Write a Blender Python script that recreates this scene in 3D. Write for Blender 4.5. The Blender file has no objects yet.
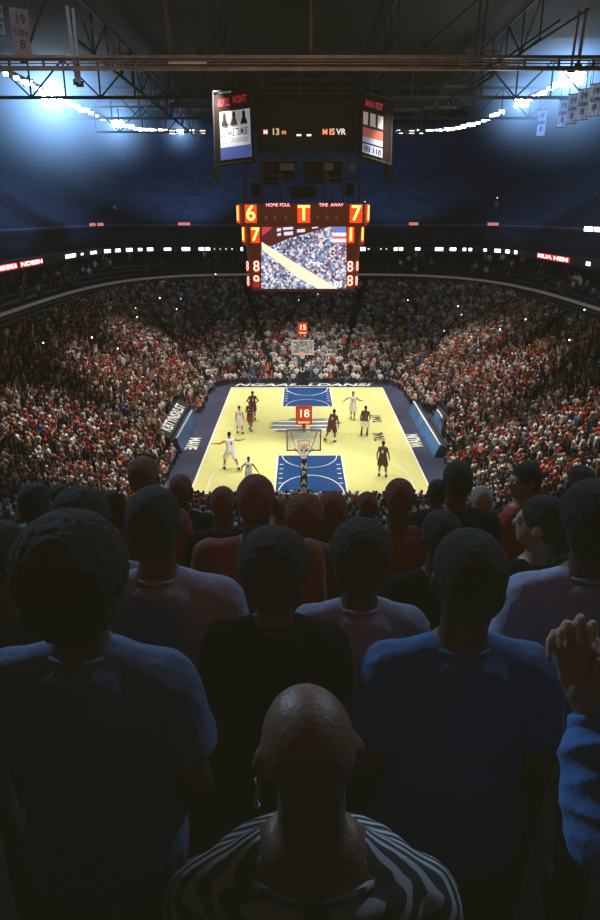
import bpy, math, random
import numpy as np
from mathutils import Vector, Matrix, Euler

random.seed(7)
rng = np.random.default_rng(11)
C = bpy.context.scene.collection
SC = bpy.context.scene
F = 697.0
TH = math.radians(19.45)
CT, ST = math.cos(TH), math.sin(TH)
CAM = Vector((-0.62, 0.0, 14.74))
CY = 48.65          # centre of the court along Y

def ray(px, py):
    x = (px - 300.0) / F
    u = (460.0 - py) / F
    return Vector((x, CT + u * ST, -ST + u * CT))
def at_z(px, py, z=0.0):
    d = ray(px, py); t = (z - CAM.z) / d.z
    return CAM + d * t
def at_y(px, py, Y):
    d = ray(px, py); return CAM + d * (Y / d.y)
def at_d(px, py, t):
    return CAM + ray(px, py) * t
def project(p):
    x = p[0] - CAM.x; y = p[1]; z = p[2] - CAM.z
    d = y * CT - z * ST
    u = y * ST + z * CT
    return 300 + F * x / d, 460 - F * u / d, d

# ---------------------------------------------------------------- materials
MATS = {}
def mat(name, col, rough=0.7, emit=0.0, ecol=None, noise=0.0, nscale=20.0, bump=0.0, bscale=60.0, metal=0.0, sheen=0.0, spec=0.5):
    if name in MATS:
        return MATS[name]
    m = bpy.data.materials.new(name); m.use_nodes = True
    nt = m.node_tree; b = nt.nodes['Principled BSDF']
    b.inputs['Base Color'].default_value = (*col, 1)
    b.inputs['Roughness'].default_value = rough
    b.inputs['Metallic'].default_value = metal
    b.inputs['Specular IOR Level'].default_value = spec
    if sheen:
        b.inputs['Sheen Weight'].default_value = sheen
    if emit:
        b.inputs['Emission Color'].default_value = (*(ecol or col), 1)
        b.inputs['Emission Strength'].default_value = emit
    tc = nt.nodes.new('ShaderNodeTexCoord')
    if noise:
        n = nt.nodes.new('ShaderNodeTexNoise'); n.inputs['Scale'].default_value = nscale; n.inputs['Detail'].default_value = 4
        nt.links.new(tc.outputs['Object'], n.inputs['Vector'])
        r = nt.nodes.new('ShaderNodeMapRange'); r.inputs['To Min'].default_value = 1 - noise; r.inputs['To Max'].default_value = 1 + noise
        r.inputs['From Min'].default_value = .3; r.inputs['From Max'].default_value = .7
        nt.links.new(n.outputs['Fac'], r.inputs['Value'])
        mx = nt.nodes.new('ShaderNodeVectorMath'); mx.operation = 'SCALE'
        mx.inputs[0].default_value = col
        nt.links.new(r.outputs['Result'], mx.inputs['Scale'])
        nt.links.new(mx.outputs['Vector'], b.inputs['Base Color'])
    if bump:
        n = nt.nodes.new('ShaderNodeTexNoise'); n.inputs['Scale'].default_value = bscale; n.inputs['Detail'].default_value = 5
        nt.links.new(tc.outputs['Object'], n.inputs['Vector'])
        bp = nt.nodes.new('ShaderNodeBump'); bp.inputs['Strength'].default_value = bump; bp.inputs['Distance'].default_value = 0.02
        nt.links.new(n.outputs['Fac'], bp.inputs['Height']); nt.links.new(bp.outputs['Normal'], b.inputs['Normal'])
    MATS[name] = m
    return m

# ---------------------------------------------------------------- mesh helpers
class MB:
    def __init__(s): s.v = []; s.f = []; s.m = []; s.prims = []
    def add(s, v, f, m=0):
        o = len(s.v); s.v.extend(tuple(x) for x in v); s.f.extend(tuple(i + o for i in q) for q in f); s.m.extend([m] * len(f)); return s
    def box(s, c, d, R=None, m=0):
        v = []
        for x in (-.5, .5):
            for y in (-.5, .5):
                for z in (-.5, .5):
                    p = Vector((x * d[0], y * d[1], z * d[2]))
                    if R is not None: p = R @ p
                    v.append(p + Vector(c))
        return s.add(v, [(0,1,3,2),(4,6,7,5),(0,4,5,1),(2,3,7,6),(0,2,6,4),(1,5,7,3)], m)
    def quad(s, a, b, c, d, m=0): return s.add([a, b, c, d], [(0,1,2,3)], m)
    def ell(s, c, r, R=None, seg=16, rings=10, m=0):
        v = []; f = []
        c = Vector(c)
        if not hasattr(r, '__len__'): r = (r, r, r)
        for i in range(rings + 1):
            ph = math.pi * i / rings
            for j in range(seg):
                th = 2 * math.pi * j / seg
                p = Vector((r[0]*math.sin(ph)*math.cos(th), r[1]*math.sin(ph)*math.sin(th), r[2]*math.cos(ph)))
                if R is not None: p = R @ p
                v.append(c + p)
        for i in range(rings):
            for j in range(seg):
                a = i*seg+j; b = i*seg+(j+1) % seg
                f.append((a, a+seg, b+seg, b))
        return s.add(v, f, m)
    def loft(s, pts, rad, side=None, seg=16, m=0):
        """closed tube through pts; rad = (r_side, r_front) each"""
        pts = [Vector(p) for p in pts]; v = []; f = []
        for i, p in enumerate(pts):
            t = (pts[min(i+1, len(pts)-1)] - pts[max(i-1, 0)])
            if t.length < 1e-6: t = Vector((0,0,1))
            t.normalize()
            sd = Vector(side) if side is not None else (Vector((1,0,0)) if abs(t.x) < .9 else Vector((0,1,0)))
            sd = (sd - t * sd.dot(t)).normalized(); fr = t.cross(sd)
            r = rad[i]
            if not hasattr(r, '__len__'): r = (r, r)
            for j in range(seg):
                a = 2*math.pi*j/seg
                v.append(p + sd*(r[0]*math.cos(a)) + fr*(r[1]*math.sin(a)))
        n = len(pts)
        for i in range(n-1):
            for j in range(seg):
                a = i*seg+j; b = i*seg+(j+1) % seg
                f.append((a, b, b+seg, a+seg))
        f.append(tuple(reversed(range(seg)))); f.append(tuple((n-1)*seg+j for j in range(seg)))
        return s.add(v, f, m)
    def cap(s, p0, p1, r0, r1, seg=12, m=0):
        p0 = Vector(p0); p1 = Vector(p1); d = (p1-p0)
        if d.length < 1e-6: d = Vector((0,0,1e-3))
        d.normalize(); pts = []; rad = []
        for a in (80, 55, 28): pts.append(p0 - d*r0*math.sin(math.radians(a))); rad.append(r0*math.cos(math.radians(a)))
        pts.append(p0); rad.append(r0); pts.append(p1); rad.append(r1)
        for a in (28, 55, 80): pts.append(p1 + d*r1*math.sin(math.radians(a))); rad.append(r1*math.cos(math.radians(a)))
        s.prims.append((p0.copy(), p1.copy(), (r0+r1)/2, m))
        return s.loft(pts, rad, seg=seg, m=m)
    def bar(s, p0, p1, w, h=None, m=0):
        """square bar"""
        h = h or w; p0 = Vector(p0); p1 = Vector(p1); t = (p1-p0).normalized()
        up = Vector((0,0,1)) if abs(t.z) < .95 else Vector((0,1,0))
        sd = t.cross(up).normalized(); u = sd.cross(t)
        v = [p + sd*(a*w/2) + u*(b*h/2) for p in (p0, p1) for a, b in ((-1,-1),(1,-1),(1,1),(-1,1))]
        return s.add(v, [(0,1,2,3),(7,6,5,4),(0,4,5,1),(1,5,6,2),(2,6,7,3),(3,7,4,0)], m)
    def mesh(s, name, smooth=False):
        me = bpy.data.meshes.new(name); me.from_pydata([tuple(x) for x in s.v], [], s.f)
        if any(s.m): me.polygons.foreach_set('material_index', s.m)
        if smooth: me.polygons.foreach_set('use_smooth', [True]*len(me.polygons))
        me.update(); return me
    def obj(s, name, mats, parent=None, smooth=False, loc=None):
        me = s.mesh(name, smooth)
        for x in (mats if isinstance(mats, (list, tuple)) else [mats]): me.materials.append(x)
        return link(name, me, parent, loc)

def link(name, data, parent=None, loc=None):
    o = bpy.data.objects.new(name, data); C.objects.link(o)
    if parent is not None: o.parent = parent
    if loc is not None: o.location = loc
    return o
def tag(o, label=None, cat=None, group=None, kind=None):
    if label: o['label'] = label
    if cat: o['category'] = cat
    if group: o['group'] = group
    if kind: o['kind'] = kind
    return o
def empty(name, loc, rz=0.0, label=None, cat=None, group=None):
    o = link(name, None); o.location = loc; o.rotation_euler = (0, 0, rz); o.empty_display_size = .1
    return tag(o, label, cat, group)
def structure(o): o['kind'] = 'structure'; return o

TMP = bpy.data.collections.new('tmp'); C.children.link(TMP)
_tex = {}
def cloud(size, depth=2):
    k = (size, depth)
    if k not in _tex:
        t = bpy.data.textures.new('fold_noise', 'CLOUDS'); t.noise_scale = size; t.noise_depth = depth; _tex[k] = t
    return _tex[k]
def remesh(mb, name, voxel, smooth=3, disp=None):
    me = mb.mesh('tmp'); o = bpy.data.objects.new('tmp', me); TMP.objects.link(o)
    r = o.modifiers.new('r', 'REMESH'); r.mode = 'VOXEL'; r.voxel_size = voxel; r.use_smooth_shade = True
    if smooth:
        s = o.modifiers.new('s', 'SMOOTH'); s.factor = .5; s.iterations = smooth
    for (size, strength) in (disp or []):
        d = o.modifiers.new('d', 'DISPLACE'); d.texture = cloud(size); d.strength = strength; d.mid_level = .5; d.texture_coords = 'LOCAL'
    dg = bpy.context.evaluated_depsgraph_get(); dg.update()
    out = bpy.data.meshes.new_from_object(o.evaluated_get(dg)); out.name = name
    out.materials.clear()
    bpy.data.objects.remove(o); bpy.data.meshes.remove(me)
    out.polygons.foreach_set('use_smooth', [True]*len(out.polygons))
    return out

def text_mesh(s, size=1.0, extrude=0.0, shear=0.0, bold=0.0, sx=1.0):
    cu = bpy.data.curves.new('t', 'FONT'); cu.body = s; cu.size = size; cu.extrude = extrude; cu.shear = shear; cu.offset = bold
    cu.align_x = 'CENTER'; cu.align_y = 'CENTER'
    o = bpy.data.objects.new('t', cu); TMP.objects.link(o)
    dg = bpy.context.evaluated_depsgraph_get(); dg.update()
    me = bpy.data.meshes.new_from_object(o.evaluated_get(dg))
    bpy.data.objects.remove(o); bpy.data.curves.remove(cu)
    if sx != 1.0: me.transform(Matrix.Diagonal((sx, 1, 1, 1)))
    return me
def text(name, s, m, parent, matrix, size=1.0, **k):
    me = text_mesh(s, size, **k); me.transform(matrix); me.name = name; me.materials.clear(); me.materials.append(m)
    me.polygons.foreach_set('material_index', [0]*len(me.polygons))
    return link(name, me, parent)
def facing_cam(p, rz=0.0, tilt=0.0):
    """text plane standing upright at p, read from -Y"""
    return Matrix.Translation(p) @ Matrix.Rotation(rz, 4, 'Z') @ Matrix.Rotation(math.pi/2 + tilt, 4, 'X')

# ---------------------------------------------------------------- common materials
M_navy = mat('navy_apron', (0.040, 0.046, 0.082), .6, noise=.25, nscale=.6, spec=.2)
M_wood = mat('maple_floor', (0.74, 0.70, 0.27), .55, noise=.04, nscale=2, spec=.2)
M_key = mat('key_blue_paint', (0.012, 0.058, 0.20), .6, noise=.08, nscale=3, spec=.15)
M_line = mat('line_white', (.9, .9, .8), .5)
M_black = mat('matte_black', (.012, .011, .010), .7)
M_dark = mat('dark_steel', (.06, .052, .045), .6, noise=.3, nscale=3)
M_rail = mat('rail_steel', (.22, .15, .13), .6)
M_conc = mat('dark_concrete', (.035, .032, .034), .85, noise=.3, nscale=1.2)
M_upper = mat('upper_concrete', (.045, .050, .070), .9, noise=.35, nscale=.5)
M_roof = mat('roof_deck', (.020, .018, .014), .9, noise=.3, nscale=.4)
M_white = mat('white_paint', (.8, .8, .82), .5)
M_glow = mat('flood_lens', (1, 1, 1), .4, emit=16, ecol=(.80, .93, 1.0))
M_flood = mat('flood_lens_bright', (1, 1, 1), .4, emit=70, ecol=(.78, .92, 1.0))
M_glowwarm = mat('flood_lens_warm', (1, 1, 1), .4, emit=9, ecol=(1.0, .82, .55))
M_or = mat('digit_orange', (1, .3, .05), .5, emit=5.5, ecol=(1.0, .36, .06))
M_orbg = mat('digit_panel_red', (.6, .05, .01), .5, emit=1.5, ecol=(.85, .055, .008))
M_pk = mat('digit_pale', (1, .6, .5), .5, emit=1.6, ecol=(1.0, .62, .45))
M_case = mat('scoreboard_case', (.10, .022, .012), .55, noise=.2, nscale=3, emit=.10, ecol=(.5, .10, .04))  # faint red emission puts the digits' spill into the casing
M_ledw = mat('led_white', (1, 1, 1), .5, emit=3.2, ecol=(.86, .90, 1.0))
M_ledr = mat('led_red', (1, .1, .05), .5, emit=1.2, ecol=(1, .12, .08))
M_redh = mat('header_red', (.4, .01, .02), .6, emit=.35, ecol=(.65, .03, .05))

# ================================================================ FLOOR + COURT
NEAR, FAR, HWID = CY - 12.6, CY + 12.6, 6.76
fl = MB(); fl.quad((-34, -6, -.02), (34, -6, -.02), (34, 112, -.02), (-34, 112, -.02))
structure(fl.obj('floor', M_conc))
ap = MB(); ap.box((0, CY, -.004), (2*(HWID+2.3), 2*(12.6+2.3), .02))
apron = structure(ap.obj('trim_1', M_navy)); apron['label'] = 'navy blue painted apron around the basketball court'
court = empty('basketball_court', (0, CY, 0)); structure(court); court['label'] = 'pale maple basketball court with blue painted keys and white lines'
def flat(name, m, z, build):
    mb = MB(); build(mb, z); return mb.obj(name, m, court)
flat('wood_surface', M_wood, .012, lambda b, z: b.box((0, 0, z - .002), (2*HWID, 25.2, .008)))
KW, KL = 2.05, 6.55
for sgn, zz in ((-1, .02), (1, .02)):
    flat('painted_key', M_key, zz, lambda b, z: b.quad((-KW, sgn*12.6, z), (KW, sgn*12.6, z), (KW, sgn*(12.6-KL), z), (-KW, sgn*(12.6-KL), z)) if sgn < 0 else b.quad((-KW, sgn*(12.6-KL), z), (KW, sgn*(12.6-KL), z), (KW, sgn*12.6, z), (-KW, sgn*12.6, z)))
def strip(b, pts, w, z):
    P = [Vector((x, y, z)) for x, y in pts]
    for i in range(len(P)-1):
        t = (P[i+1]-P[i]).normalized(); n = Vector((-t.y, t.x, 0))*w/2; e = t*w*.3
        b.quad(P[i]-n-e, P[i+1]-n+e, P[i+1]+n+e, P[i]+n-e)
def arc(cx, cy, rx, ry, a0, a1, n=28):
    return [(cx+rx*math.cos(math.radians(a0+(a1-a0)*i/n)), cy+ry*math.sin(math.radians(a0+(a1-a0)*i/n))) for i in range(n+1)]
def bline(b, z):
    strip(b, [(-HWID, -12.6), (HWID, -12.6), (HWID, 12.6), (-HWID, 12.6), (-HWID, -12.6)], .11, z)
flat('boundary_line', M_line, .026, bline)
def kline(b, z):
    for s in (-1, 1):
        strip(b, [(-KW, s*12.6), (-KW, s*(12.6-KL)), (KW, s*(12.6-KL)), (KW, s*12.6)], .10, z)
        strip(b, arc(0, s*12.6, 1.85, -s*2.9, 0, 180), .08, z)
        strip(b, arc(0, s*(12.6-KL), 1.75, s*2.3, 0, 180), .06, z)
        for q in range(5):
            for x in (-KW*.86, KW*.86): strip(b, [(x-.09, s*(12.6-1.6-q*.8)), (x+.09, s*(12.6-1.6-q*.8))], .1, z)
flat('key_line', M_line, .028, kline)
def tline(b, z):
    for s in (-1, 1):
        strip(b, [(5.9, s*12.6), (5.9, s*10.5)] + [(5.9*math.cos(math.radians(a)), s*(10.5-5.9*math.sin(math.radians(a)))) for a in range(6, 180, 6)] + [(-5.9, s*10.5), (-5.9, s*12.6)], .07, z)
flat('three_point_line', M_line, .026, tline)
flat('half_court_line', mat('line_faint', (.88, .86, .62), .5), .025, lambda b, z: (strip(b, [(-HWID, 0), (HWID, 0)], .06, z), strip(b, arc(0, 0, 1.9, 1.9, 0, 360, 40), .06, z)))
# winged centre logo: grey, white and black stripes
M_lg = mat('logo_grey', (.20, .23, .26), .5); M_ld = mat('logo_black', (.02, .02, .03), .5)
def stripes(b, z, sel):
    for i, (y, xl, xr) in enumerate([(2.2, -1.6, 1.5), (1.7, -2.4, 2.2), (1.2, -2.9, 2.6), (.7, -2.8, 2.45), (.2, -2.95, 2.2), (-.3, -2.8, 1.6), (-.8, -2.5, 1.1), (-1.3, -1.2, .6)]):
        if i % 2 == sel or sel == 2:
            w = .22 if sel != 2 else .06; yo = 0 if sel != 2 else .25
            b.quad((xl, y-w+yo, z), (-.2, y-w-.12+yo, z), (-.15, y+w-.12+yo, z), (xl+.35, y+w+yo, z))
            b.quad((.1, y-w-.12+yo, z), (xr-.4, y-w+yo, z), (xr, y+w+yo, z), (.15, y+w-.12+yo, z))
logo = flat('centre_logo', M_lg, .034, lambda b, z: stripes(b, z, 0))
for nm, m, z, s_ in (('logo_highlight', M_line, .036, 1), ('logo_outline', M_ld, .038, 2)):
    mb = MB(); stripes(mb, z, s_); mb.obj(nm, m, logo)
def ground_text(s, p, rz, size, m, z=.04, name='court_lettering', **k):
    text(name, s, m, court, Matrix.Translation((p[0], p[1]-CY, z)) @ Matrix.Rotation(rz, 4, 'Z'), size, **k)
ground_text('NGAAELLDANSI', (at_z(302, 386)[0], FAR + .95, 0), 0, 1.35, M_line, bold=.03, shear=.25, sx=1.26)
p = at_z(415, 441); ground_text('WAUN', (p.x, p.y), math.pi/2, 1.15, M_line, sx=.78, bold=.03)
p = at_z(192, 444); ground_text('MAVE', (p.x, p.y), -math.pi/2, 1.2, M_line, sx=.85, bold=.03)
p = at_z(377, 419); ground_text('TAAT', (p.x, p.y), math.pi/2, 1.0, M_ld, sx=.8, bold=.015)
p = at_z(379, 437); ground_text('TAAL', (p.x, p.y), math.pi/2, 1.05, M_ld, sx=.8, bold=.015)

# ---------------------------------------------------------------- hoops
M_glass = mat('backboard_glass', (.75, .78, .72), .1)
_b = M_glass.node_tree.nodes['Principled BSDF']; _b.inputs['Alpha'].default_value = .22
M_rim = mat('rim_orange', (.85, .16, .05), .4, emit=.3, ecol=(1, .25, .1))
M_net = mat('net_white', (.85, .78, .7), .8)
M_pad = mat('stanchion_padding', (.012, .013, .018), .5)
def hoop(Y, X, z0, z1, dirn, label, clock):
    """dirn=+1: rim points to +Y (near hoop); -1: far hoop"""
    h = empty('basketball_hoop', (X, Y - dirn*1.7, 0), 0 if dirn > 0 else math.pi, label, 'hoop')
    # local frame: +y towards the court, board at y=1.7
    w = .92; by = 1.7
    b = MB(); b.box((0, by, (z0+z1)/2), (2*w, .03, z1-z0)); bd = b.obj('backboard', M_glass, h)
    fr = MB(); t = .07
    for x in (-w, w): fr.box((x, by, (z0+z1)/2), (t, .06, z1-z0+t))
    for z in (z0, z1): fr.box((0, by, z), (2*w-t, .06, t))
    fr.obj('board_frame', M_white if dirn < 0 else mat('frame_grey', (.16, .15, .12), .5), bd)
    sq = MB(); zs = z0+.1
    for x in (-.3, .3): sq.box((x, by+.03, zs+.22), (.06, .02, .5))
    for z in (zs, zs+.44): sq.box((0, by+.03, z), (.6, .02, .06))
    sq.obj('target_square', M_white, bd)
    rz = z0+.15; rr = .24
    r = MB(); pts = [(rr*math.cos(a), by+.42+rr*math.sin(a), rz) for a in [2*math.pi*i/20 for i in range(21)]]
    for i in range(20): r.bar(pts[i], pts[i+1], .045)
    r.box((0, by+.11, rz-.02), (.22, .2, .09)); rim = r.obj('rim', M_rim, h)
    n = MB()
    for i in range(16):
        a0 = 2*math.pi*i/16
        for sg in (-1, 1):
            prev = None
            for k in range(6):
                a = a0 + sg*k*math.pi/16; q = rr*(1 - .10*k + .004*k*k); pnt = Vector((q*math.cos(a), by+.42+q*math.sin(a), rz-.09*k))
                if prev is not None: n.bar(prev, pnt, .016)
                prev = pnt
    n.obj('net', M_net, rim)
    # support: sloping padded mast, V arms, base
    s = MB(); s.loft([(0, .1, .05), (0, .15, 1.2), (0, .45, z0-.05)], [(.24, .2), (.20, .18), (.14, .14)], side=(1, 0, 0), seg=8)
    s.obj('padded_mast', M_pad, h)
    a = MB()
    a.bar((0, .4, z0-.1), (0, by-.05, z0+.2), .12, .14)
    for x in (-1, 1):
        a.bar((x*.06, .4, z0-.1), (x*.72, by-.05, z1-.12), .06); a.bar((x*.06, .7, z0), (x*.5, by-.05, z0+.1), .05)
    a.obj('support_arm', mat('arm_grey', (.35, .34, .30), .4, metal=.4), h)
    bs = MB(); bs.box((0, -.35, .22), (1.1, 1.5, .42)); bs.box((0, .42, .3), (.95, .1, .55)); bs.obj('base', M_pad, h)
    # lettering on the side that faces the photographer
    sg = -1 if dirn > 0 else 1
    for i, ch in enumerate('NBAW' if dirn > 0 else 'U'):
        M = Matrix.Translation((0, (.15+(.1 if i < 2 else -.05)) - .22 if dirn > 0 else .62, (z0-.35-.42*i) if dirn > 0 else 1.5)) @ Matrix.Rotation(0 if dirn > 0 else math.pi, 4, 'Z') @ Matrix.Rotation(math.pi/2-.08, 4, 'X')
        text('mast_lettering', ch, M_white, h, M, .42 if dirn > 0 else .6, bold=.015)
    # shot clock above the board
    cz = clock; c = MB(); c.box((0, by-.1, cz), (.88, .3, 1.0)); c.box((0, by-.1, cz-.58), (.2, .16, .2))
    c.bar((0, by-.1, z1-.05), (0, by-.1, cz-.5), .10)
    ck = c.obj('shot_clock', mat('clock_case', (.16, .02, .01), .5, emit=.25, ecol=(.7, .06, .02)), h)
    yb = by-.26 if dirn > 0 else by+.06
    fcy = MB(); fcy.box((0, yb, cz), (.78, .02, .88)); fcy.obj('clock_face', mat('clock_face_red', (.3, .03, .01), .5, emit=.5, ecol=(.8, .07, .02)), ck)
    R = Matrix.Rotation(0 if dirn > 0 else math.pi, 4, 'Z') @ Matrix.Rotation(math.pi/2, 4, 'X')
    yf = yb-.02 if dirn > 0 else yb+.02
    text('clock_digits', '18' if dirn > 0 else '15', mat('clock_digit', (1, .8, .6), .5, emit=1.8, ecol=(1, .66, .42)), ck, Matrix.Translation((0, yf, cz+.12)) @ R, .62)
    st = MB(); st.box((0, yf, cz-.36), (.62, .015, .08)); st.obj('clock_light_strip', mat('clock_strip', (1, .5, .3), .5, emit=1.5, ecol=(1, .30, .12)), ck)
    return h
hoop(36.55, at_y(303.8, 445, 36.5).x, 2.40, 3.58, 1, 'basketball hoop on a lettered black padded mast, seen from behind its backboard', 4.45)
hoop(60.75, at_y(302.6, 350, 60.7).x, 3.12, 4.34, -1, 'basketball hoop at the far baseline with a white-framed backboard facing the photographer', 5.35)

# ================================================================ STANDS
def ring(a, b, n, t):
    c, s = math.cos(t), math.sin(t)
    return (a*math.copysign(abs(c)**(2/n), c), CY + b*math.copysign(abs(s)**(2/n), s))
NROW = 32
def bowl_n(u): return 8 - 4.5*min(u, 1)
def bowl_xy(u, t): return ring(9.1 + 12.4*u, 14.9 + 20.3*u, bowl_n(u), t)
def bowl_h(k, y):
    f = 1.0
    if y < CY: f = 1.0 - .28*min(1, max(0, (CY - 6 - y)/20))
    return (.25 + .325*.75*k) * f
NS = 200
TT = [2*math.pi*i/NS for i in range(NS)]
bm = MB()
v = []; f = []
for k in range(NROW):
    for e in (0, 1):
        u = (k+e)/NROW
        for t in TT:
            x, y = bowl_xy(u, t); v.append((x, y, bowl_h(k, y)))
nr = 2*NROW
for r in range(nr-1):
    for j in range(NS):
        a = r*NS+j; b = r*NS+(j+1) % NS
        f.append((a, b, b+NS, a+NS))
# first riser down to the floor
o = len(v)
for t in TT:
    x, y = bowl_xy(0, t); v.append((x, y, -.02))
for j in range(NS): f.append((o+j, o+(j+1) % NS, (j+1) % NS, j))
bm.add(v, f)
bowl = structure(bm.obj('floor_seating_bowl', M_conc)); bowl['label'] = 'stepped concrete terraces of the lower seating bowl'

def arc_strip(mb, prof, n, ymin=16.0, segs=220, closed_y=None):
    """sweep a profile [(a, b, z)...] along the far part of a ring"""
    ts = [t for t in [(-math.pi/2 + 2*math.pi*i/segs) for i in range(segs+1)] if ring(prof[0][0], prof[0][1], n, t)[1] > ymin]
    v = []; f = []
    for t in ts:
        for (a, b, z) in prof:
            x, y = ring(a, b, n, t); v.append((x, y, z))
    m = len(prof)
    for i in range(len(ts)-1):
        for j in range(m-1):
            a = i*m+j; f.append((a, a+m, a+m+1, a+1))
    mb.add(v, f)
# retaining wall + handrail at the top of the lower bowl
w = MB(); arc_strip(w, [(21.5, 35.2, 7.4), (21.5, 35.2, 8.25), (21.7, 35.4, 8.25)], 3.6)
structure(w.obj('wall_concourse_parapet', M_conc))
w = MB(); arc_strip(w, [(21.45, 35.1, 7.98), (21.45, 35.1, 8.20), (21.65, 35.3, 8.22)], 3.6); 
rl = w.obj('trim_2', mat('handrail_glow', (.60, .46, .44), .5, emit=.07, ecol=(.9, .62, .60))); structure(rl); rl['label'] = 'pale handrail curving along the top of the lower stands'  # faint emission stands in for light reaching the rail
# middle tier
w = MB(); prof = []
for k in range(4):
    prof += [(21.7+.75*k, 35.4+.8*k, 7.9+.4*k), (21.7+.75*(k+1), 35.4+.8*(k+1), 7.9+.4*k)]
arc_strip(w, prof, 4.5); structure(w.obj('floor_middle_tier', M_conc))
w = MB(); arc_strip(w, [(25.2, 39.4, 7.0), (25.2, 39.4, 14.0)], 7); structure(w.obj('wall_concourse', M_upper))
w = MB(); arc_strip(w, [(24.9, 39.0, 10.35), (23.6, 38.0, 10.35), (23.6, 38.0, 11.15), (24.9, 39.0, 11.15)], 7.5); structure(w.obj('trim_3', mat('fascia_dark', (.03, .032, .045), .6)))
w = MB(); arc_strip(w, [(25.2, 39.4, 12.5), (24.6, 39.0, 13.2), (24.6, 39.0, 13.42)], 8); structure(w.obj('wall_suite_front', M_upper))
w = MB(); arc_strip(w, [(24.55, 38.95, 13.42), (24.55, 38.95, 13.56), (24.8, 39.2, 13.56)], 8); structure(w.obj('trim_4', mat('fascia_pale', (.16, .18, .23), .6)))
# upper deck
w = MB(); prof = []
for k in range(16):
    prof += [(24.8+.6*k, 39.2+.95*k, 13.5+.42*k), (24.8+.6*(k+1), 39.2+.95*(k+1), 13.5+.42*k)]
arc_strip(w, prof, 8, segs=260); structure(w.obj('floor_upper_deck', M_upper))
w = MB(); arc_strip(w, [(34.4, 54.4, 19.8), (34.4, 54.4, 27.2)], 8); structure(w.obj('wall_far', mat('upper_wall', (.035, .045, .075), .9, noise=.3, nscale=.3)))
w = MB(); w.quad((-36, 14, 27), (-36, 106, 27), (36, 106, 27), (36, 14, 27)); structure(w.obj('ceiling', M_roof))

# near balcony that the photographer and the front people stand on
EDGES = [-2.4, -1.4, -.55, .3, 1.15, 2.0, 2.85, 3.7, 4.55, 5.4, 6.2]
def balcony_z(y):
    for i in range(len(EDGES)-1):
        if EDGES[i] <= y < EDGES[i+1]:
            return 12.825 - .33*(EDGES[i]+EDGES[i+1])/2
    return 12.825 - .33*y
w = MB()
for i in range(len(EDGES)-1):
    z = balcony_z(EDGES[i]+.01); w.box((0, (EDGES[i]+EDGES[i+1])/2, z-.35), (16, EDGES[i+1]-EDGES[i], .7))
structure(w.obj('floor_balcony', mat('balcony_concrete', (.010, .009, .009), .9, noise=.3, nscale=3, spec=.1)))

# ================================================================ SCOREBOARD
SY = 46.5
def sx(px, py): return at_y(px, py, SY)
BX = -0.4
sb = empty('scoreboard', (BX, SY+2.2, 10.0), 0, 'red-cased video scoreboard with glowing orange digits hanging over centre court', 'scoreboard')
def loc(p): return Vector((p[0]-BX, p[1]-(SY+2.2), p[2]-10.0))
def octo(mb, z0, z1, w0, w1, fw0, fw1, d=2.2, side=1.4, m=0):
    """octagonal band: half widths w (outer), fw (front face) at bottom / top"""
    def outline(w, fw, z): return [(-w, -d+side, z), (-fw, -d, z), (fw, -d, z), (w, -d+side, z), (w, d-side, z), (fw, d, z), (-fw, d, z), (-w, d-side, z)]
    v = outline(w0, fw0, z0) + outline(w1, fw1, z1)
    f = [(i, (i+1) % 8, 8+(i+1) % 8, 8+i) for i in range(8)] + [tuple(reversed(range(8))), tuple(range(8, 16))]
    mb.add([Vector(q) for q in v], f, m)
def hz(py): return at_y(303, py, SY).z - 10.0
zA, zB, zC, zD = hz(203.5), hz(225.5), hz(246), hz(290)
b = MB(); octo(b, zB, zA, 4.22, 4.28, 3.82, 3.86); b.obj('upper_band', M_case, sb)
b = MB(); octo(b, zC, zB-.03, 3.98, 4.06, 3.55, 3.6); b.obj('middle_band', M_case, sb)
b = MB(); octo(b, zD, zC-.02, 3.46, 3.78, 3.18, 3.36); b.obj('lower_band', M_case, sb)
b = MB()
for x, y in ((-4.2, -.8), (4.2, -.8)): pass
b.box((0, -2.1, zD-.06), (6.8, .16, .10)); b.obj('bottom_rail', M_dark, sb)
FR = Matrix.Rotation(math.pi/2, 4, 'X')
def sdigit(s, px, py, w_px, h_px, sizek=1.0, dy=0.0, bg=M_orbg, fg=M_or, rz=0.0, sxx=1.0):
    p = loc(at_y(px, py, SY+dy)); k = at_y(px, py, SY+dy); sc = (Vector(k)-CAM).dot(Vector((0, CT, -ST)))/F
    w, h = w_px*sc, h_px*sc
    off = .06
    M = Matrix.Translation((p.x, p.y-off, p.z)) @ Matrix.Rotation(rz, 4, 'Z')
    pan = MB(); pan.box((0, 0, 0), (w, .05, h)); me = pan.mesh('digit_panel'); me.transform(M); me.materials.append(bg)
    po = link('digit_panel', me, sb)
    text('digit', s, fg, po, M @ Matrix.Translation((0, -.04, -.0)) @ FR, h*1.18*sizek, bold=.012*h, sx=sxx)
sdigit('6', 250.8, 213.8, 11.5, 17); sdigit('T', 303.8, 213.8, 12.5, 17); sdigit('7', 356, 213.8, 12.5, 17)
sdigit('1', 238.2, 214, 4.6, 16.5, dy=.7, rz=-.9, sxx=.9); sdigit('1', 367.9, 213.5, 4.6, 16.5, dy=.7, rz=.9, sxx=.9)
sdigit('7', 255.3, 235, 8.6, 15); sdigit('1', 350.8, 235, 6.5, 15); sdigit('1', 243.6, 234.5, 4.2, 14.5, dy=.6, rz=-.8); sdigit('1', 362, 234.5, 4.2, 14.5, dy=.6, rz=.8)
M_smbg = mat('small_digit_panel', (.12, .012, .008), .5, emit=.7, ecol=(.6, .02, .012))
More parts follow.
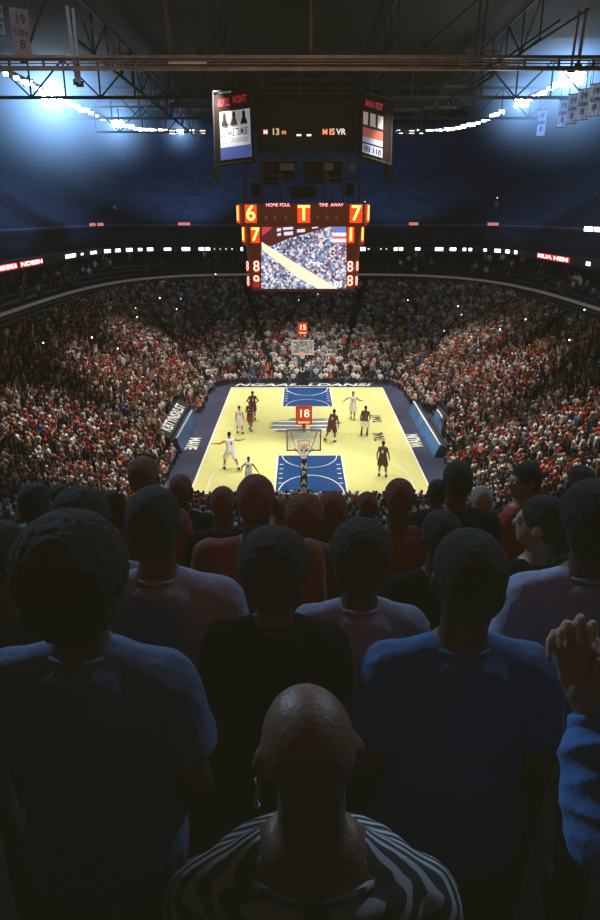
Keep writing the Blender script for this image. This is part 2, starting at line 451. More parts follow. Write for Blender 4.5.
for px, py, w_, s in ((256.5, 266.5, 6.5, '8'), (256.5, 281, 6.5, '9'), (350, 266.8, 6.5, '8'), (349.8, 281, 6.0, '8')):
    sdigit(s, px, py, w_, 12, 1.0, fg=M_pk, bg=M_smbg, sxx=.95)
for px, py in ((247.6, 266.2), (248.3, 281.2), (357.2, 266.3), (356.4, 281)):
    sdigit('8', px, py, 2.6, 11, .95, dy=.45, fg=M_pk, bg=M_smbg, sxx=.42)
M_pkt = mat('tiny_led_text', (1, .4, .4), .5, emit=2.4, ecol=(1.0, .36, .34))
for px, s in ((272, 'HOME'), (285, 'FOUL'), (323.5, 'TIME'), (337, 'AWAY')):
    p = loc(at_y(px, 205, SY)); text('led_text', s, M_pkt, sb, Matrix.Translation((p.x, p.y-.04, p.z)) @ FR, .27)
for px in (266, 275, 285.5, 317.5, 327, 336):
    p = loc(at_y(px, 217.5, SY)); text('led_text', '4', mat('dim_led', (.3, .1, .03), .5, emit=.12, ecol=(1, .45, .15)), sb, Matrix.Translation((p.x, p.y-.04, p.z)) @ FR, .42)
# video screen, built as flat coloured areas that show the game
def P2(px, py, off): p = loc(at_y(px, py, SY)); return Vector((p.x, -2.2-off, p.z))
b = MB(); b.quad(P2(260.8, 289, .07), P2(346.8, 289, .07), P2(346.8, 226.2, .07), P2(260.8, 226.2, .07)); 
def crowd_screen():
    m = bpy.data.materials.new('screen_crowd_picture'); m.use_nodes = True; nt = m.node_tree; bb = nt.nodes['Principled BSDF']
    tc = nt.nodes.new('ShaderNodeTexCoord'); vo = nt.nodes.new('ShaderNodeTexVoronoi'); vo.inputs['Scale'].default_value = 7.5
    nt.links.new(tc.outputs['Object'], vo.inputs['Vector'])
    cr = nt.nodes.new('ShaderNodeValToRGB'); nt.links.new(vo.outputs['Color'], cr.inputs['Fac'])
    cr.color_ramp.interpolation = 'CONSTANT'
    cols = [(0, (.05, .08, .22)), (.22, (.28, .36, .55)), (.4, (.85, .85, .9)), (.52, (.45, .09, .10)), (.6, (.13, .13, .20)), (.72, (.8, .72, .7)), (.84, (.16, .24, .50))]
    el = cr.color_ramp.elements
    el[0].position = 0; el[0].color = (*cols[0][1], 1); el[1].position = cols[1][0]; el[1].color = (*cols[1][1], 1)
    for p_, c_ in cols[2:]: e = el.new(p_); e.color = (*c_, 1)
    n = nt.nodes.new('ShaderNodeTexNoise'); n.inputs['Scale'].default_value = 2.0; nt.links.new(tc.outputs['Object'], n.inputs['Vector'])
    mr = nt.nodes.new('ShaderNodeMapRange'); mr.inputs['To Min'].default_value = .3; mr.inputs['To Max'].default_value = 1.7; nt.links.new(n.outputs['Fac'], mr.inputs['Value'])
    nt.links.new(cr.outputs['Color'], bb.inputs['Emission Color']); nt.links.new(mr.outputs['Result'], bb.inputs['Emission Strength'])
    bb.inputs['Base Color'].default_value = (.02, .02, .02, 1)
    return m
scr = b.obj('screen', crowd_screen(), sb)
b = MB()
b.add([P2(x, y, .09) for x, y in ((262, 250), (261, 246), (274, 245), (292, 262), (318, 276), (341, 289), (317, 289), (296, 277), (277, 266))][0:0] or [P2(262, 242, .09), P2(273, 249, .09), P2(294, 262, .09), P2(316, 275, .09), P2(338, 288.8, .09), P2(318, 288.8, .09), P2(296, 276, .09), P2(278, 262, .09), P2(262, 249.5, .09)], [tuple(range(8, -1, -1))])
b.obj('screen_court', mat('screen_court', (.9, .85, .6), .5, emit=1.0, ecol=(1, .93, .68)), scr)
b = MB(); b.add([P2(260.8, 226.2, .085), P2(330, 226.2, .085), P2(312, 232, .085), P2(290, 238, .085), P2(272, 246, .085), P2(266, 246, .085), P2(260.8, 241, .085)], [tuple(range(6, -1, -1))])
b.obj('screen_dark_stand', mat('screen_dark', (.1, .02, .02), .5, emit=.6, ecol=(.15, .030, .028)), scr)
b = MB()
for x0, y0, x1, y1 in ((277, 228.5, 281, 231.5), (283, 227.5, 293, 230), (277.5, 233.5, 281, 236), (284, 232, 293, 235.5), (297, 229.5, 305, 232.5), (312, 227.3, 318, 228.6)):
    b.quad(P2(x0, y1, .1), P2(x1, y1-.7, .1), P2(x1, y0-.7, .1), P2(x0, y0, .1))
b.obj('screen_lit_panel', mat('screen_lit', (.9, .9, 1), .5, emit=1.0, ecol=(.80, .78, .92)), scr)
b = MB(); b.add([P2(330+2*i if False else x, y, .095) for x, y in ((262, 227), (272, 227), (270, 230), (262, 236))], [(3, 2, 1, 0)]); b.obj('screen_red_area', mat('screen_red', (.6, .05, .08), .5, emit=.8, ecol=(.7, .06, .10)), scr)
for nm, c_, y0, y1 in (('screen_flag_blue', (.17, .22, .62), 227, 232.6), ('screen_flag_white', (.92, .90, .97), 232.6, 236.2), ('screen_flag_red', (.75, .14, .20), 236.2, 238.6), ('screen_flag_white', (.92, .90, .97), 238.6, 242.2), ('screen_flag_red', (.72, .16, .22), 242.2, 244)):
    b = MB(); b.quad(P2(333, y1, .1), P2(346.5, y1, .1), P2(346.5, y0, .1), P2(332, y0, .1)); b.obj(nm, mat('s_'+nm, c_, .5, emit=1.0, ecol=c_), scr)
pp = P2(335.5, 284.5, .16); text('screen_time', '1:03', mat('screen_white', (1, 1, 1), .5, emit=1.3, ecol=(1, .97, .95)), scr, Matrix.Translation(pp) @ FR, .5, bold=.012)
b = MB()
for a, c_ in (((260.8, 289), (346.8, 289)), ((260.8, 226.2), (346.8, 226.2)), ((260.8, 226.2), (260.8, 289)), ((346.8, 226.2), (346.8, 289))):
    b.bar(P2(*a, .1), P2(*c_, .1), .07)
b.obj('screen_frame', M_case, scr)

# hanging framework above it: upper ring of equipment, hoist pipes, speakers
hf = empty('hoist_frame', (BX, SY+2.2, 15.6), 0, 'dark hoist frame of pipes and beams carrying the scoreboard', 'frame')
def L2(px, py, dy=0.0): p = at_y(px, py, SY+dy); return Vector((p.x-BX, p.y-(SY+2.2), p.z-15.6))
b = MB(); 
b.add([L2(257, 97, 0.2), L2(358, 97, 0.2), L2(358, 153, .2), L2(257, 153, .2), L2(263, 97, 4.2), L2(352, 97, 4.2), L2(352, 153, 4.2), L2(263, 153, 4.2)], [(3,2,1,0), (4,5,6,7), (0,1,5,4), (2,3,7,6), (1,2,6,5), (3,0,4,7)])
b.obj('equipment_housing', mat('housing_black', (.020, .016, .011), .7, noise=.3, nscale=2), hf)
b = MB()
for px in (245, 262, 281, 325, 343, 359):
    b.bar(L2(px, 152, .8), L2(px, 201, .8), .16)
    b.bar(L2(px, 150, 3.4), L2(px, 199, 3.4), .14)
b.bar(L2(240, 160, .8), L2(366, 160, .8), .2); b.bar(L2(245, 176, .8), L2(281, 176, .8), .12); b.bar(L2(325, 178, .8), L2(362, 178, .8), .12)
b.obj('hanging_pipe', M_dark, hf)
b = MB()
for px in (262, 300, 342): b.bar(L2(px, 58, 1.5), L2(px, 100, 1.5), .14)
for px in (236, 372): b.bar(L2(px, 58, 1.5), L2(px, 82, 1.5), .14)
b.bar(L2(258, 96, 1.5), L2(358, 96, 1.5), .35); b.bar(L2(214, 80, 1.5), L2(392, 80, 1.5), .2)
for a, c_ in ((262, 281), (325, 343)): b.bar(L2(a, 96, 1.5), L2(c_, 72, 1.5), .1)
b.obj('upper_truss', M_dark, hf)
b = MB()
for px, s_ in ((284, .5), (291, .4), (329, .5), (352, .4)): b.box(L2(px, 167, .1), (s_, .3, .4))
b.obj('small_fitting', mat('fitting_grey', (.14, .13, .12), .5), hf)
for i, (px, py, w_, h_) in enumerate(((271, 172, 1.05, 1.35), (289.5, 171, .85, 1.2), (314, 171.5, 1.5, 1.3), (335.5, 171, .9, 1.25), (256, 190, .6, .8), (350, 190, .6, .8), (303, 192, 1.8, .75))):
    p = at_y(px, py, SY+1.5)
    s_ = empty('loudspeaker', p, 0, ['square black loudspeaker hanging at the near left of the hoist pipes', 'tall black loudspeaker hanging beside the square one', 'wide black loudspeaker hanging above the middle of the scoreboard', 'black loudspeaker hanging next to the wide one', 'small black loudspeaker hanging low between the first two hoist pipes', 'small black loudspeaker hanging low beside the last two hoist pipes', 'low flat black loudspeaker just above the letter T on the scoreboard'][i], 'loudspeaker', 'loudspeakers hung above the scoreboard')
    b = MB(); b.add([(-w_/2, 0, h_/2), (w_/2, 0, h_/2), (w_*.44, -.1, -h_/2), (-w_*.44, -.1, -h_/2), (-w_*.4, .9, h_/2), (w_*.4, .9, h_/2), (w_*.36, .8, -h_/2), (-w_*.36, .8, -h_/2)], [(3,2,1,0), (4,5,6,7), (0,1,5,4), (2,3,7,6), (1,2,6,5), (3,0,4,7)])
    b.obj('cabinet', mat('speaker_black', (.013, .012, .010), .6), s_)
    b = MB(); b.box((0, -.08, 0), (w_*.8, .03, h_*.8)); b.obj('grille', mat('grille_grey', (.03, .028, .025), .8, noise=.4, nscale=30), s_)
    b = MB(); b.bar((-.3*w_, .4, h_/2-.02), (-.3*w_, .4, h_/2+.22), .05); b.bar((.3*w_, .4, h_/2-.02), (.3*w_, .4, h_/2+.22), .05); b.obj('hanging_bracket', M_dark, s_)
# small lit message strips on the housing
for px, s, m, sz in ((265.5, 'M', mat('strip_pink', (1, .6, .7), .5, emit=1.2, ecol=(1, .6, .65)), .34), (275.5, '13', mat('strip_yel', (1, .8, .5), .5, emit=.6, ecol=(1, .78, .5)), .5), (284, 'm', mat('strip_or', (1, .3, .1), .5, emit=1.0, ecol=(1, .35, .12)), .36),
                     (299, '..', M_ledw, .7), (309, '..', M_ledw, .7), (325, 'M', mat('strip_or', (1, .3, .1)), .42), (332, 'IS', mat('strip_pk2', (1, .3, .1), .5, emit=1.0, ecol=(1, .5, .32)), .48), (341, 'VR', mat('strip_wh', (1, .8, .7), .5, emit=.9, ecol=(1, .85, .75)), .46)):
    text('message_light', s, m, hf, Matrix.Translation(L2(px, 132, .1)) @ FR, sz, bold=.01)

# advertising boxes either side
def ad_box(name, corners, dirn, label):
    """corners: screen-face quad as world points TL, TR, BR, BL"""
    TL, TR, BR, BL = corners
    c = (TL+TR+BR+BL)/4; e = empty('advertising_board', c, 0, label, 'advertising board', 'advertising boards beside the hoist frame')
    n = (TR-TL).cross(BL-TL).normalized()
    if n.y < 0: n = -n
    q = [p - c for p in (TL, TR, BR, BL)]
    return e, q, n
def lerp2(q, u, v, n, off):
    TL, TR, BR, BL = q
    return (TL*(1-u)+TR*u)*(1-v) + (BL*(1-u)+BR*u)*v - n*off
def panel(q, n, u0, v0, u1, v1, off, name, m, par):
    b = MB(); b.quad(lerp2(q, u0, v1, n, off), lerp2(q, u1, v1, n, off), lerp2(q, u1, v0, n, off), lerp2(q, u0, v0, n, off)); return b.obj(name, m, par)
def ad_common(corners, label, grow):
    e, q, n = ad_box('x', corners, 1, label)
    b = MB(); g = grow
    o4 = [lerp2(q, u, v, n, .0) for u, v in ((g[0], -.10), (g[1], -.10), (g[1], 1.06), (g[0], 1.06))]
    back = [p + Vector((0, 2.2, 0)) for p in o4]
    b.add(o4+back, [(3,2,1,0), (4,5,6,7), (0,1,5,4), (2,3,7,6), (1,2,6,5), (3,0,4,7)])
    b.obj('housing', mat('ad_housing', (.010, .005, .004), .9, noise=.3, nscale=1, emit=.015, ecol=(.5, .12, .03), spec=.1), e)
    b = MB(); b.bar(o4[0], o4[1], .10); b.bar(o4[3], o4[2], .10); b.bar(o4[0], o4[3], .08); b.bar(o4[1], o4[2], .08)
    for i in range(4): b.bar(lerp2(q, g[0]+(g[1]-g[0])*i/3, -.1, n, 0), lerp2(q, g[0]+(g[1]-g[0])*i/3, -.26, n, -.6), .08)
    b.obj('frame', M_black, e)
    return e, q, n
def text_on(name, st, m, par, q, n, u0, v0, u1, v1, off, bold=.01):
    me = text_mesh(st, 1.0, bold=bold); xs = [v_.co.x for v_ in me.vertices]; ys = [v_.co.y for v_ in me.vertices]
    xa, xb, ya, yb = min(xs), max(xs), min(ys), max(ys)
    for v_ in me.vertices:
        v_.co = lerp2(q, u0+(u1-u0)*(v_.co.x-xa)/(xb-xa), v1+(v0-v1)*(v_.co.y-ya)/(yb-ya), n, off)
    me.name = name; me.materials.clear(); me.materials.append(m); me.polygons.foreach_set('material_index', [0]*len(me.polygons)); return link(name, me, par)
M_pw = mat('poster_white', (.7, .72, .78), .5, emit=.30, ecol=(.62, .66, .78)); M_pb = mat('poster_blue', (.05, .08, .30), .5, emit=.35, ecol=(.10, .15, .42)); M_pd = mat('poster_dark', (.015, .012, .012), .6)
M_skinp = mat('poster_portrait', (.45, .40, .36), .6, emit=.38, ecol=(.56, .48, .42)); M_tinyt = mat('tiny_sign_text', (.02, .02, .02), .6, emit=.45, ecol=(.8, .8, .75)); M_pt = mat('poster_text', (.04, .05, .09), .6)
cn = [at_y(219.5, 97.5, SY+.6), at_y(249.5, 93.5, SY-.6), at_y(252, 156.5, SY-.6), at_y(221.5, 160.5, SY+.6)]
e, q, n = ad_common(cn, 'advertising board with three portraits on white above a blue strip', (-.22, 1.03))
text_frame = lambda q, n, u, v, off: Matrix.Translation(lerp2(q, u, v, n, off)) @ Matrix(((( q[1]-q[0]).normalized().x, -(q[3]-q[0]).normalized().x, -n.x, 0), ((q[1]-q[0]).normalized().y, -(q[3]-q[0]).normalized().y, -n.y, 0), ((q[1]-q[0]).normalized().z, -(q[3]-q[0]).normalized().z, -n.z, 0), (0, 0, 0, 1)))
text_on('header_lettering', 'AUTEL', M_redh, e, q, n, -.03, .03, .40, .15, .12, .03)
text_on('header_lettering', 'NORFT', M_redh, e, q, n, .48, .01, .93, .13, .12, .03)
po = panel(q, n, 0, .23, 1, 1, .04, 'poster', M_pw, e)
for i, u in enumerate((.16, .48, .80)):
    b = MB(); a0 = .26
    pts = [(-.115, .46), (.115, .46), (.09, .40), (.05, .35), (.055, .30), (.035, .25), (-.035, .25), (-.055, .30), (-.05, .35), (-.09, .40)]
    b.add([lerp2(q, u+a, v, n, .06) for a, v in pts], [tuple(range(len(pts)))]); pr = b.obj('portrait', M_pd, po)
for u in (.32, .64):
    b = MB(); b.add([lerp2(q, u+.085*math.cos(a), .345+.075*math.sin(a), n, .07) for a in [2*math.pi*i/14 for i in range(14)]], [tuple(reversed(range(14)))]); b.obj('portrait', M_skinp, po)
text_on('poster_lettering', 'DUTAKE TILMUE', M_pt, po, q, n, .06, .52, .94, .635, .16)
text_on('poster_lettering', 'LAULSTUSNURKRUCK', mat('poster_text_grey', (.2, .24, .34), .6), po, q, n, .06, .67, .94, .745, .16, 0)
panel(q, n, 0, .80, 1, 1, .06, 'blue_strip', M_pb, po)
text_on('message_light', 'NORFTAUTEL', M_tinyt, e, q, n, .0, -.075, .45, -.045, .12, 0)
cn = [at_y(363, 97.5, SY-.6), at_y(383, 103, SY+.8), at_y(381.5, 158, SY+.8), at_y(361.5, 152, SY-.6)]
e, q, n = ad_common(cn, 'narrow advertising board of dark figures over an orange-red band', (-.03, 1.5))
text_on('header_lettering', 'ANU IEST', M_redh, e, q, n, .03, .03, .92, .15, .12, .04)
po = panel(q, n, 0, .22, 1, 1, .04, 'poster', M_pd, e)
for u in (.1, .48, .86): panel(q, n, max(0, u-.14), .25, min(1, u+.13), .48, .06, 'portrait', M_skinp, po)
panel(q, n, 0, .53, 1, .70, .06, 'red_band', mat('poster_red', (.5, .08, .04), .5, emit=.35, ecol=(.5, .10, .06)), po)
panel(q, n, 0, .70, 1, .80, .06, 'pale_band', mat('poster_lilac', (.4, .42, .6), .5, emit=.3, ecol=(.45, .46, .66)), po)
pb = panel(q, n, 0, .83, 1, 1, .06, 'pale_band', mat('poster_lilac', (.4, .42, .6)), po)
text_on('poster_lettering', 'IBI 110', M_pd, pb, q, n, .08, .86, .92, .97, .08)

# ================================================================ ROOF STEEL, LIGHT RING
def truss(name, A, B, h, label, chord=.22, n=12, box=False):
    A = Vector(A); B = Vector(B); e = empty(name, (A+B)/2, 0, label, 'truss', 'roof trusses'); mid = (A+B)/2
    up = Vector((0, 0, h)); b = MB()
    b.bar(A-mid, B-mid, chord); b.bar(A-mid+up, B-mid+up, chord); b.obj('chord', M_dark, e)
    w = MB()
    for i in range(n):
        p = A.lerp(B, i/n)-mid; q = A.lerp(B, (i+1)/n)-mid
        w.bar(p, p+up, chord*.5)
        w.bar(p if i % 2 else p+up, q+up if i % 2 else q, chord*.5)
    w.obj('web', M_dark, e)
    return e
# main catwalk beam across the view
A = at_y(-60, 57, 43.5); B = at_y(660, 57, 43.5)
cw = empty('catwalk_beam', (BX, 43.5, A.z), 0, 'long horizontal lighting catwalk beam with layered rails spanning the arena', 'beam')
b = MB()
for dz, hh in ((0, .14), (-.58, .14)): b.box((0, 0, dz), (46, .3, hh))
b.obj('flange', mat('beam_lightened', (.55, .36, .28), .6, noise=.3, nscale=1.5), cw)  # base colour lightened to make up for weak light on the beam
b = MB()
for dz in (-.16, -.30, -.44): b.box((0, .1, dz), (46, .1, .05))
b.obj('rail', mat('beam_rail', (.50, .32, .26), .6), cw)
b = MB()
for i in range(24): b.box((-22+i*1.9, .15, -.29), (.10, .12, .5))
b.obj('bracket', M_dark, cw)
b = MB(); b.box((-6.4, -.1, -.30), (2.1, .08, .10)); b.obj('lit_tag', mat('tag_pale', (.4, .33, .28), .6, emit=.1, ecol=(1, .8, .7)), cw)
for i, (Y, z, lab) in enumerate(((60, 23.2, 'steel roof truss crossing just beyond the scoreboard hoist'), (74, 23.4, 'steel roof truss crossing in the middle of the far roof'), (88, 23.6, 'steel roof truss crossing nearest the far wall'))):
    truss('roof_truss', (-24, Y, z), (24, Y, z), 2.6, lab, n=18)
for X, lab in ((-13.5, 'steel roof truss running away on the left of the hoist'), (13.2, 'steel roof truss running away on the right of the hoist'), (-5.5, 'steel roof truss running away close to the left of the hoist'), (5.0, 'steel roof truss running away close to the right of the hoist')):
    truss('roof_truss', (X, 46, 24.2), (X*1.05, 99, 24.2), 2.4, lab, chord=.16, n=14)
# braces and hangers in front
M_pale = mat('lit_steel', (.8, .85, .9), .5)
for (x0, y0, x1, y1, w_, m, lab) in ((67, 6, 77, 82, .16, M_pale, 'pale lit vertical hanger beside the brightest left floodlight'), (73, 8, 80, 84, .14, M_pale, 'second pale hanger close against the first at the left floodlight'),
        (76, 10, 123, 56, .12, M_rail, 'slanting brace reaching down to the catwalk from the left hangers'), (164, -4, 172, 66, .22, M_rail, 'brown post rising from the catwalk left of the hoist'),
        (168, 4, 200, 52, .1, M_dark, 'thin dark brace leaning off the brown post'), (311, -4, 311, 60, .16, M_rail, 'brown post rising from the catwalk over the scoreboard'),
        (481, -4, 474, 64, .12, M_rail, 'brown post rising from the catwalk right of the hoist'), (488, -4, 480, 64, .10, M_rail, 'thin post beside the right brown post'), (478, 0, 425, 46, .1, M_dark, 'dark slanting brace right of the hoist'),
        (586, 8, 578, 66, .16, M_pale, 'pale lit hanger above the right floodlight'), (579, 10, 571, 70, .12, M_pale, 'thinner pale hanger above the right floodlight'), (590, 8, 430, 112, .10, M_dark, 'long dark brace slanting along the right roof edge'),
        (560, 20, 500, 62, .10, M_dark, 'short dark brace near the right hangers'), (45, 0, 24, 60, .12, M_dark, 'dark brace near the left banners')):
    a = at_y(x0, y0, 44.3); c_ = at_y(x1, y1, 44.3); mid = (a+c_)/2
    e = empty('roof_brace', mid, 0, lab, 'steel brace', 'posts and braces above the catwalk')
    b = MB(); b.bar(a-mid, c_-mid, w_); b.obj('bar', m, e)
    b = MB(); b.box(c_-mid, (.4, .12, .3)); b.obj('joint_plate', M_dark, e)
for k, (px, py, w_) in enumerate(((188, 104, 2.4), (230, 124, 1.8), (480, 52, 2.4), (510, 62, 2.2), (455, 87, 2.0), (470, 66, 2.0), (440, 108, 2.4), (405, 110, 2.2))):
    p = at_y(px, py, 58); e = empty('ceiling_vent', p, 0, 'pale louvred roof vent panel number under the roof steel' if False else ['louvred roof panel on the left before the hoist', 'louvred roof panel just left of the hoist top', 'upper louvred roof panel right of the hoist', 'louvred roof panel nearest the right hangers', 'louvred roof panel over the middle of the right light row', 'louvred roof panel below the upper one on the right', 'low louvred roof panel above the right light row', 'low louvred roof panel just right of the hoist'][k], 'roof panel', 'louvred roof panels')
    b = MB(); b.box((0, 0, 0), (w_, .6, .12)); b.obj('panel', mat('panel_grey', (.05, .046, .045), .7), e)
    b = MB()
    for i in range(5): b.box((0, -.32, -.05+.03*i), (w_*.95, .03, .012))
    b.obj('slats', M_rail, e)

# ring of arena lights
b = MB()
ts = [math.pi*2*i/240 for i in range(240)]
RA, RB, RN, RZ, RX = 21.8, 51.0, 8, 24.75, -1.1
arc_strip(b, [(RA, RB, RZ+.45), (RA, RB, RZ+.2), (RA+.5, RB+.5, RZ+.2), (RA+.5, RB+.5, RZ+.45), (RA, RB, RZ+.45)], RN, ymin=40)
ct = b.obj('trim_5', M_dark); structure(ct); ct.location.x = RX
def arena_light():
    r = empty('arena_light', (0, 0, 0))
    b = MB(); b.box((0, .12, .02), (.46, .22, .34)); b.bar((0, .12, .18), (0, .12, .32), .07); b.obj('housing', M_dark, r)
    b = MB(); b.box((0, 0, 0), (.36, .03, .24)); l = b.obj('lens', M_glow, r)
    return r
proto = arena_light(); first = True
def copy_tree(o):
    c = o.copy(); C.objects.link(c)
    for ch in list(o.children):
        d = ch.copy(); C.objects.link(d); d.parent = c
        for g in list(ch.children):
            h = g.copy(); C.objects.link(h); h.parent = d
    return c
def ring_pos(px):
    """point of the light ring seen nearest image column px, by scanning"""
    best = None
    for i in range(2400):
        t = -.9 + (math.pi+1.8)*i/2400; x, y = ring(RA-.1, RB-.1, RN, t); x += RX
        if y < 44: continue
        q = project((x, y, RZ))
        if abs(q[0]-px) < 3: 
            e = abs(q[0]-px)
            if best is None or e < best[0]: best = (e, x, y, q[1])
    return best
cols = []
px = 2.0
segs = [(2, 108, 4.6), (126, 205, 5.0), (398, 505, 4.6), (530, 560, 5.2), (580, 598, 5.2)]
light_px = []
for a, c_, st in segs:
    x = a
    while x < c_:
        if not any(abs(x-fx) < 7 for fx in (52, 117, 180, 521, 571)): light_px.append(x + random.uniform(-.8, .8))
        x += st * random.choice((.8, 1, 1, 1.25))
for px in light_px:
    bp = ring_pos(px)
    if bp is None: continue
    o = proto if first else copy_tree(proto); first = False
    o.location = (bp[1], bp[2], RZ+random.uniform(-.08, .08)); o.rotation_euler = (0, 0, math.atan2(bp[1]-CAM.x, bp[2])*-1)
    s_ = random.uniform(1.0, 1.7); o.scale = (s_*random.uniform(.8, 1.3), 1, s_)
    warm = 138 < px < 205 or 398 < px < 465
    tag(o, 'small warm-white lamp in the ring of lights beside the hoist end' if warm else 'small cool-white lamp in the ring of lights under the roof edge', 'light', 'warm lamps of the roof light ring' if warm else 'cool lamps of the roof light ring')
    if warm and random.random() < .55:
        for ch in o.children:
            if ch.name.startswith('lens'):
                ch.data = ch.data.copy(); ch.data.materials[0] = M_glowwarm
fls = ((52, 97, 1.5, 1.0, 'largest and brightest floodlight on the left side of the light ring'), (117, 127, 1.0, .55, 'second floodlight along the left side of the light ring'), (180, 131, .65, .3, 'third and smallest floodlight near the far left corner of the light ring'),
       (521, 103, .95, .5, 'floodlight halfway along the right side of the light ring'), (572, 76, 1.3, .8, 'biggest floodlight on the right side of the light ring'))
HALO = []
for px, py, s_, st, lab in fls:
    bp = ring_pos(px); e = empty('floodlight', (bp[1], bp[2], RZ), -math.atan2(bp[1]-CAM.x, bp[2]), lab, 'light', 'floodlights of the roof light ring')
    b = MB(); b.box((0, .25*s_, 0), (1.5*s_, .35, 1.0*s_)); b.bar((0, .25, .4*s_), (0, .25, .5*s_+.3), .12); b.obj('housing', M_dark, e)
    b = MB()
    for i in range(3):
        for j in range(2): b.ell(((i-1)*.45*s_, .02, (j-.5)*.42*s_), (.2*s_, .06, .19*s_), seg=14, rings=6)
    b.obj('lens', M_flood, e, smooth=True)
    HALO.append((bp[1], bp[2], RZ, s_, st))

# LED ribbon pieces on the fascias (a ring scan like the lights)
def scan(a, bb, n, z, px):
    best = None
    for i in range(3000):
        t = -.9 + (math.pi+1.8)*i/3000; x, y = ring(a, bb, n, t)
        if y < 34: continue
        q = project((x, y, z)); e = abs(q[0]-px)
        if best is None or e < best[0]: best = (e, x, y, q[1], q[2])
    return best
def ribbon(px0, px1, h_px, m, z, a=23.55, bb=37.95, n=7.5, label=None, txt=None, bg=None):
    A_ = scan(a, bb, n, z, px0); B_ = scan(a, bb, n, z, px1)
    pa = Vector((A_[1], A_[2], z)); pb = Vector((B_[1], B_[2], z)); h = h_px*(A_[4]+B_[4])/2/F
    mid = (pa+pb)/2; d = (pb-pa); L = d.length; d.normalize(); nn = Vector((-d.y, d.x, 0))
    if nn.y > 0 and abs(nn.y) > .3 or (abs(nn.y) <= .3 and nn.x*mid.x > 0): nn = -nn
    e = empty('led_sign', mid + nn*.06, 0, label, 'LED sign', 'LED signs on the balcony fronts')
    X = d if project(mid+d)[0] > project(mid)[0] else -d
    if txt:
        b = MB(); b.bar(-X*L/2, X*L/2, .05, h); b.obj('panel', bg, e)
        M = Matrix(((X.x, 0, nn.x, 0), (X.y, 0, nn.y, 0), (0, 1, nn.z, 0), (0, 0, 0, 1)))
        me = text_mesh(txt, h*.95, bold=.012)
        w_ = max(v_.co.x for v_ in me.vertices)-min(v_.co.x for v_ in me.vertices)
        me.transform(Matrix.Translation(nn*.05) @ M @ Matrix.Diagonal((L*.94/w_, 1, 1, 1))); me.materials.clear(); me.materials.append(m); link('lettering', me, e)
    else:
        b = MB(); b.bar(-X*L/2, X*L/2, .05, h); b.obj('panel', m, e)
        b = MB(); b.bar(-X*(L/2+.05)-nn*.04, X*(L/2+.05)-nn*.04, .05, h+.1); b.obj('casing', M_dark, e)
rb = [(65, 75, 3.4), (80.5, 82.5, 1.8), (90, 96, 2.6), (104, 110, 3.2), (115, 120, 3), (126, 132, 3.2), (138, 142, 2.6), (147, 153, 3.0), (164, 171, 2.4), (182, 190, 3.2), (199, 204, 3), (206, 210, 3), (240.5, 243.5, 3.4),
      (361, 364.5, 3.4), (374, 375, 1.6), (394, 398, 3), (399, 403, 3), (415, 420, 2.6), (435, 443, 3.2), (450, 456, 3.0), (463, 466, 2.8), (469, 472, 2.8), (484, 487, 2.4), (495, 501, 3.2), (506, 510, 3.2), (515, 517.5, 3.2), (587, 591, 3.6)]
for i, (a_, c_, h_) in enumerate(rb):
    side = 'left' if a_ < 300 else 'right'; k = [q for q in rb if (q[0] < 300) == (a_ < 300)]
    order = ([q for q in reversed(k)] if side == 'left' else k).index((a_, c_, h_))
    ordn = ['first', 'second', 'third', 'fourth', 'fifth', 'sixth', 'seventh', 'eighth', 'ninth', 'tenth', 'eleventh', 'twelfth', 'thirteenth', 'fourteenth'][order]
    ribbon(a_, c_, h_, M_ledw, 10.8, label=f'white lit sign on the balcony front, {ordn} {side} of the scoreboard')
for a_, c_ in ((214, 215), (220, 221), (226, 227), (232, 233), (368, 369), (380, 381), (386, 387)):
    ribbon(a_, c_, 1.4, mat('led_amber', (1, .7, .3), .5, emit=1.3, ecol=(1, .7, .4)), 10.8, label='tiny amber point of the balcony front lights near the scoreboard')
M_redpan = mat('red_sign_panel', (.3, .02, .02), .5, emit=.8, ecol=(.75, .04, .05))
M_redtx = mat('red_sign_text', (1, .7, .7), .5, emit=2.2, ecol=(1, .72, .70))
ribbon(-22, 17, 6.4, M_redtx, 10.8, label='red LED sign with white lettering at the far left end of the balcony front', txt='MIHEMUA', bg=M_redpan)
ribbon(18, 42, 5.6, M_redtx, 10.8, label='red LED sign with white lettering beside the leftmost one', txt='NDEEN', bg=M_redpan)
ribbon(538, 570, 5.2, M_redtx, 10.8, label='red LED sign with white lettering on the right balcony front', txt='MUA HEM', bg=M_redpan)
ribbon(585, 594, 4.4, M_ledw, 13.5, a=24.5, bb=38.9, n=8, label='white lit sign on the pale upper ledge at far right')
ribbon(595.5, 606, 4.4, M_ledw, 13.5, a=24.5, bb=38.9, n=8, label='second white lit sign on the pale upper ledge at far right')
for a_, c_, s_ in ((89, 95, 'left'), (97, 103, 'left'), (178, 190, 'left'), (409, 418, 'right'), (488, 499, 'right')):
    ribbon(a_, c_, 2.8, mat('dim_red_sign', (.5, .15, .1), .5, emit=.22 if a_ != 89 else .6, ecol=(1, .30, .2)), 13.62, a=24.5, bb=38.9, n=8, label={89: 'brighter red sign on the pale upper ledge at left', 97: 'dim red sign next to the brighter one on the upper left ledge', 178: 'dim wide sign on the upper ledge left of the scoreboard', 409: 'dim red sign on the upper ledge just right of the scoreboard', 488: 'dim red sign far along the upper ledge on the right'}[a_])
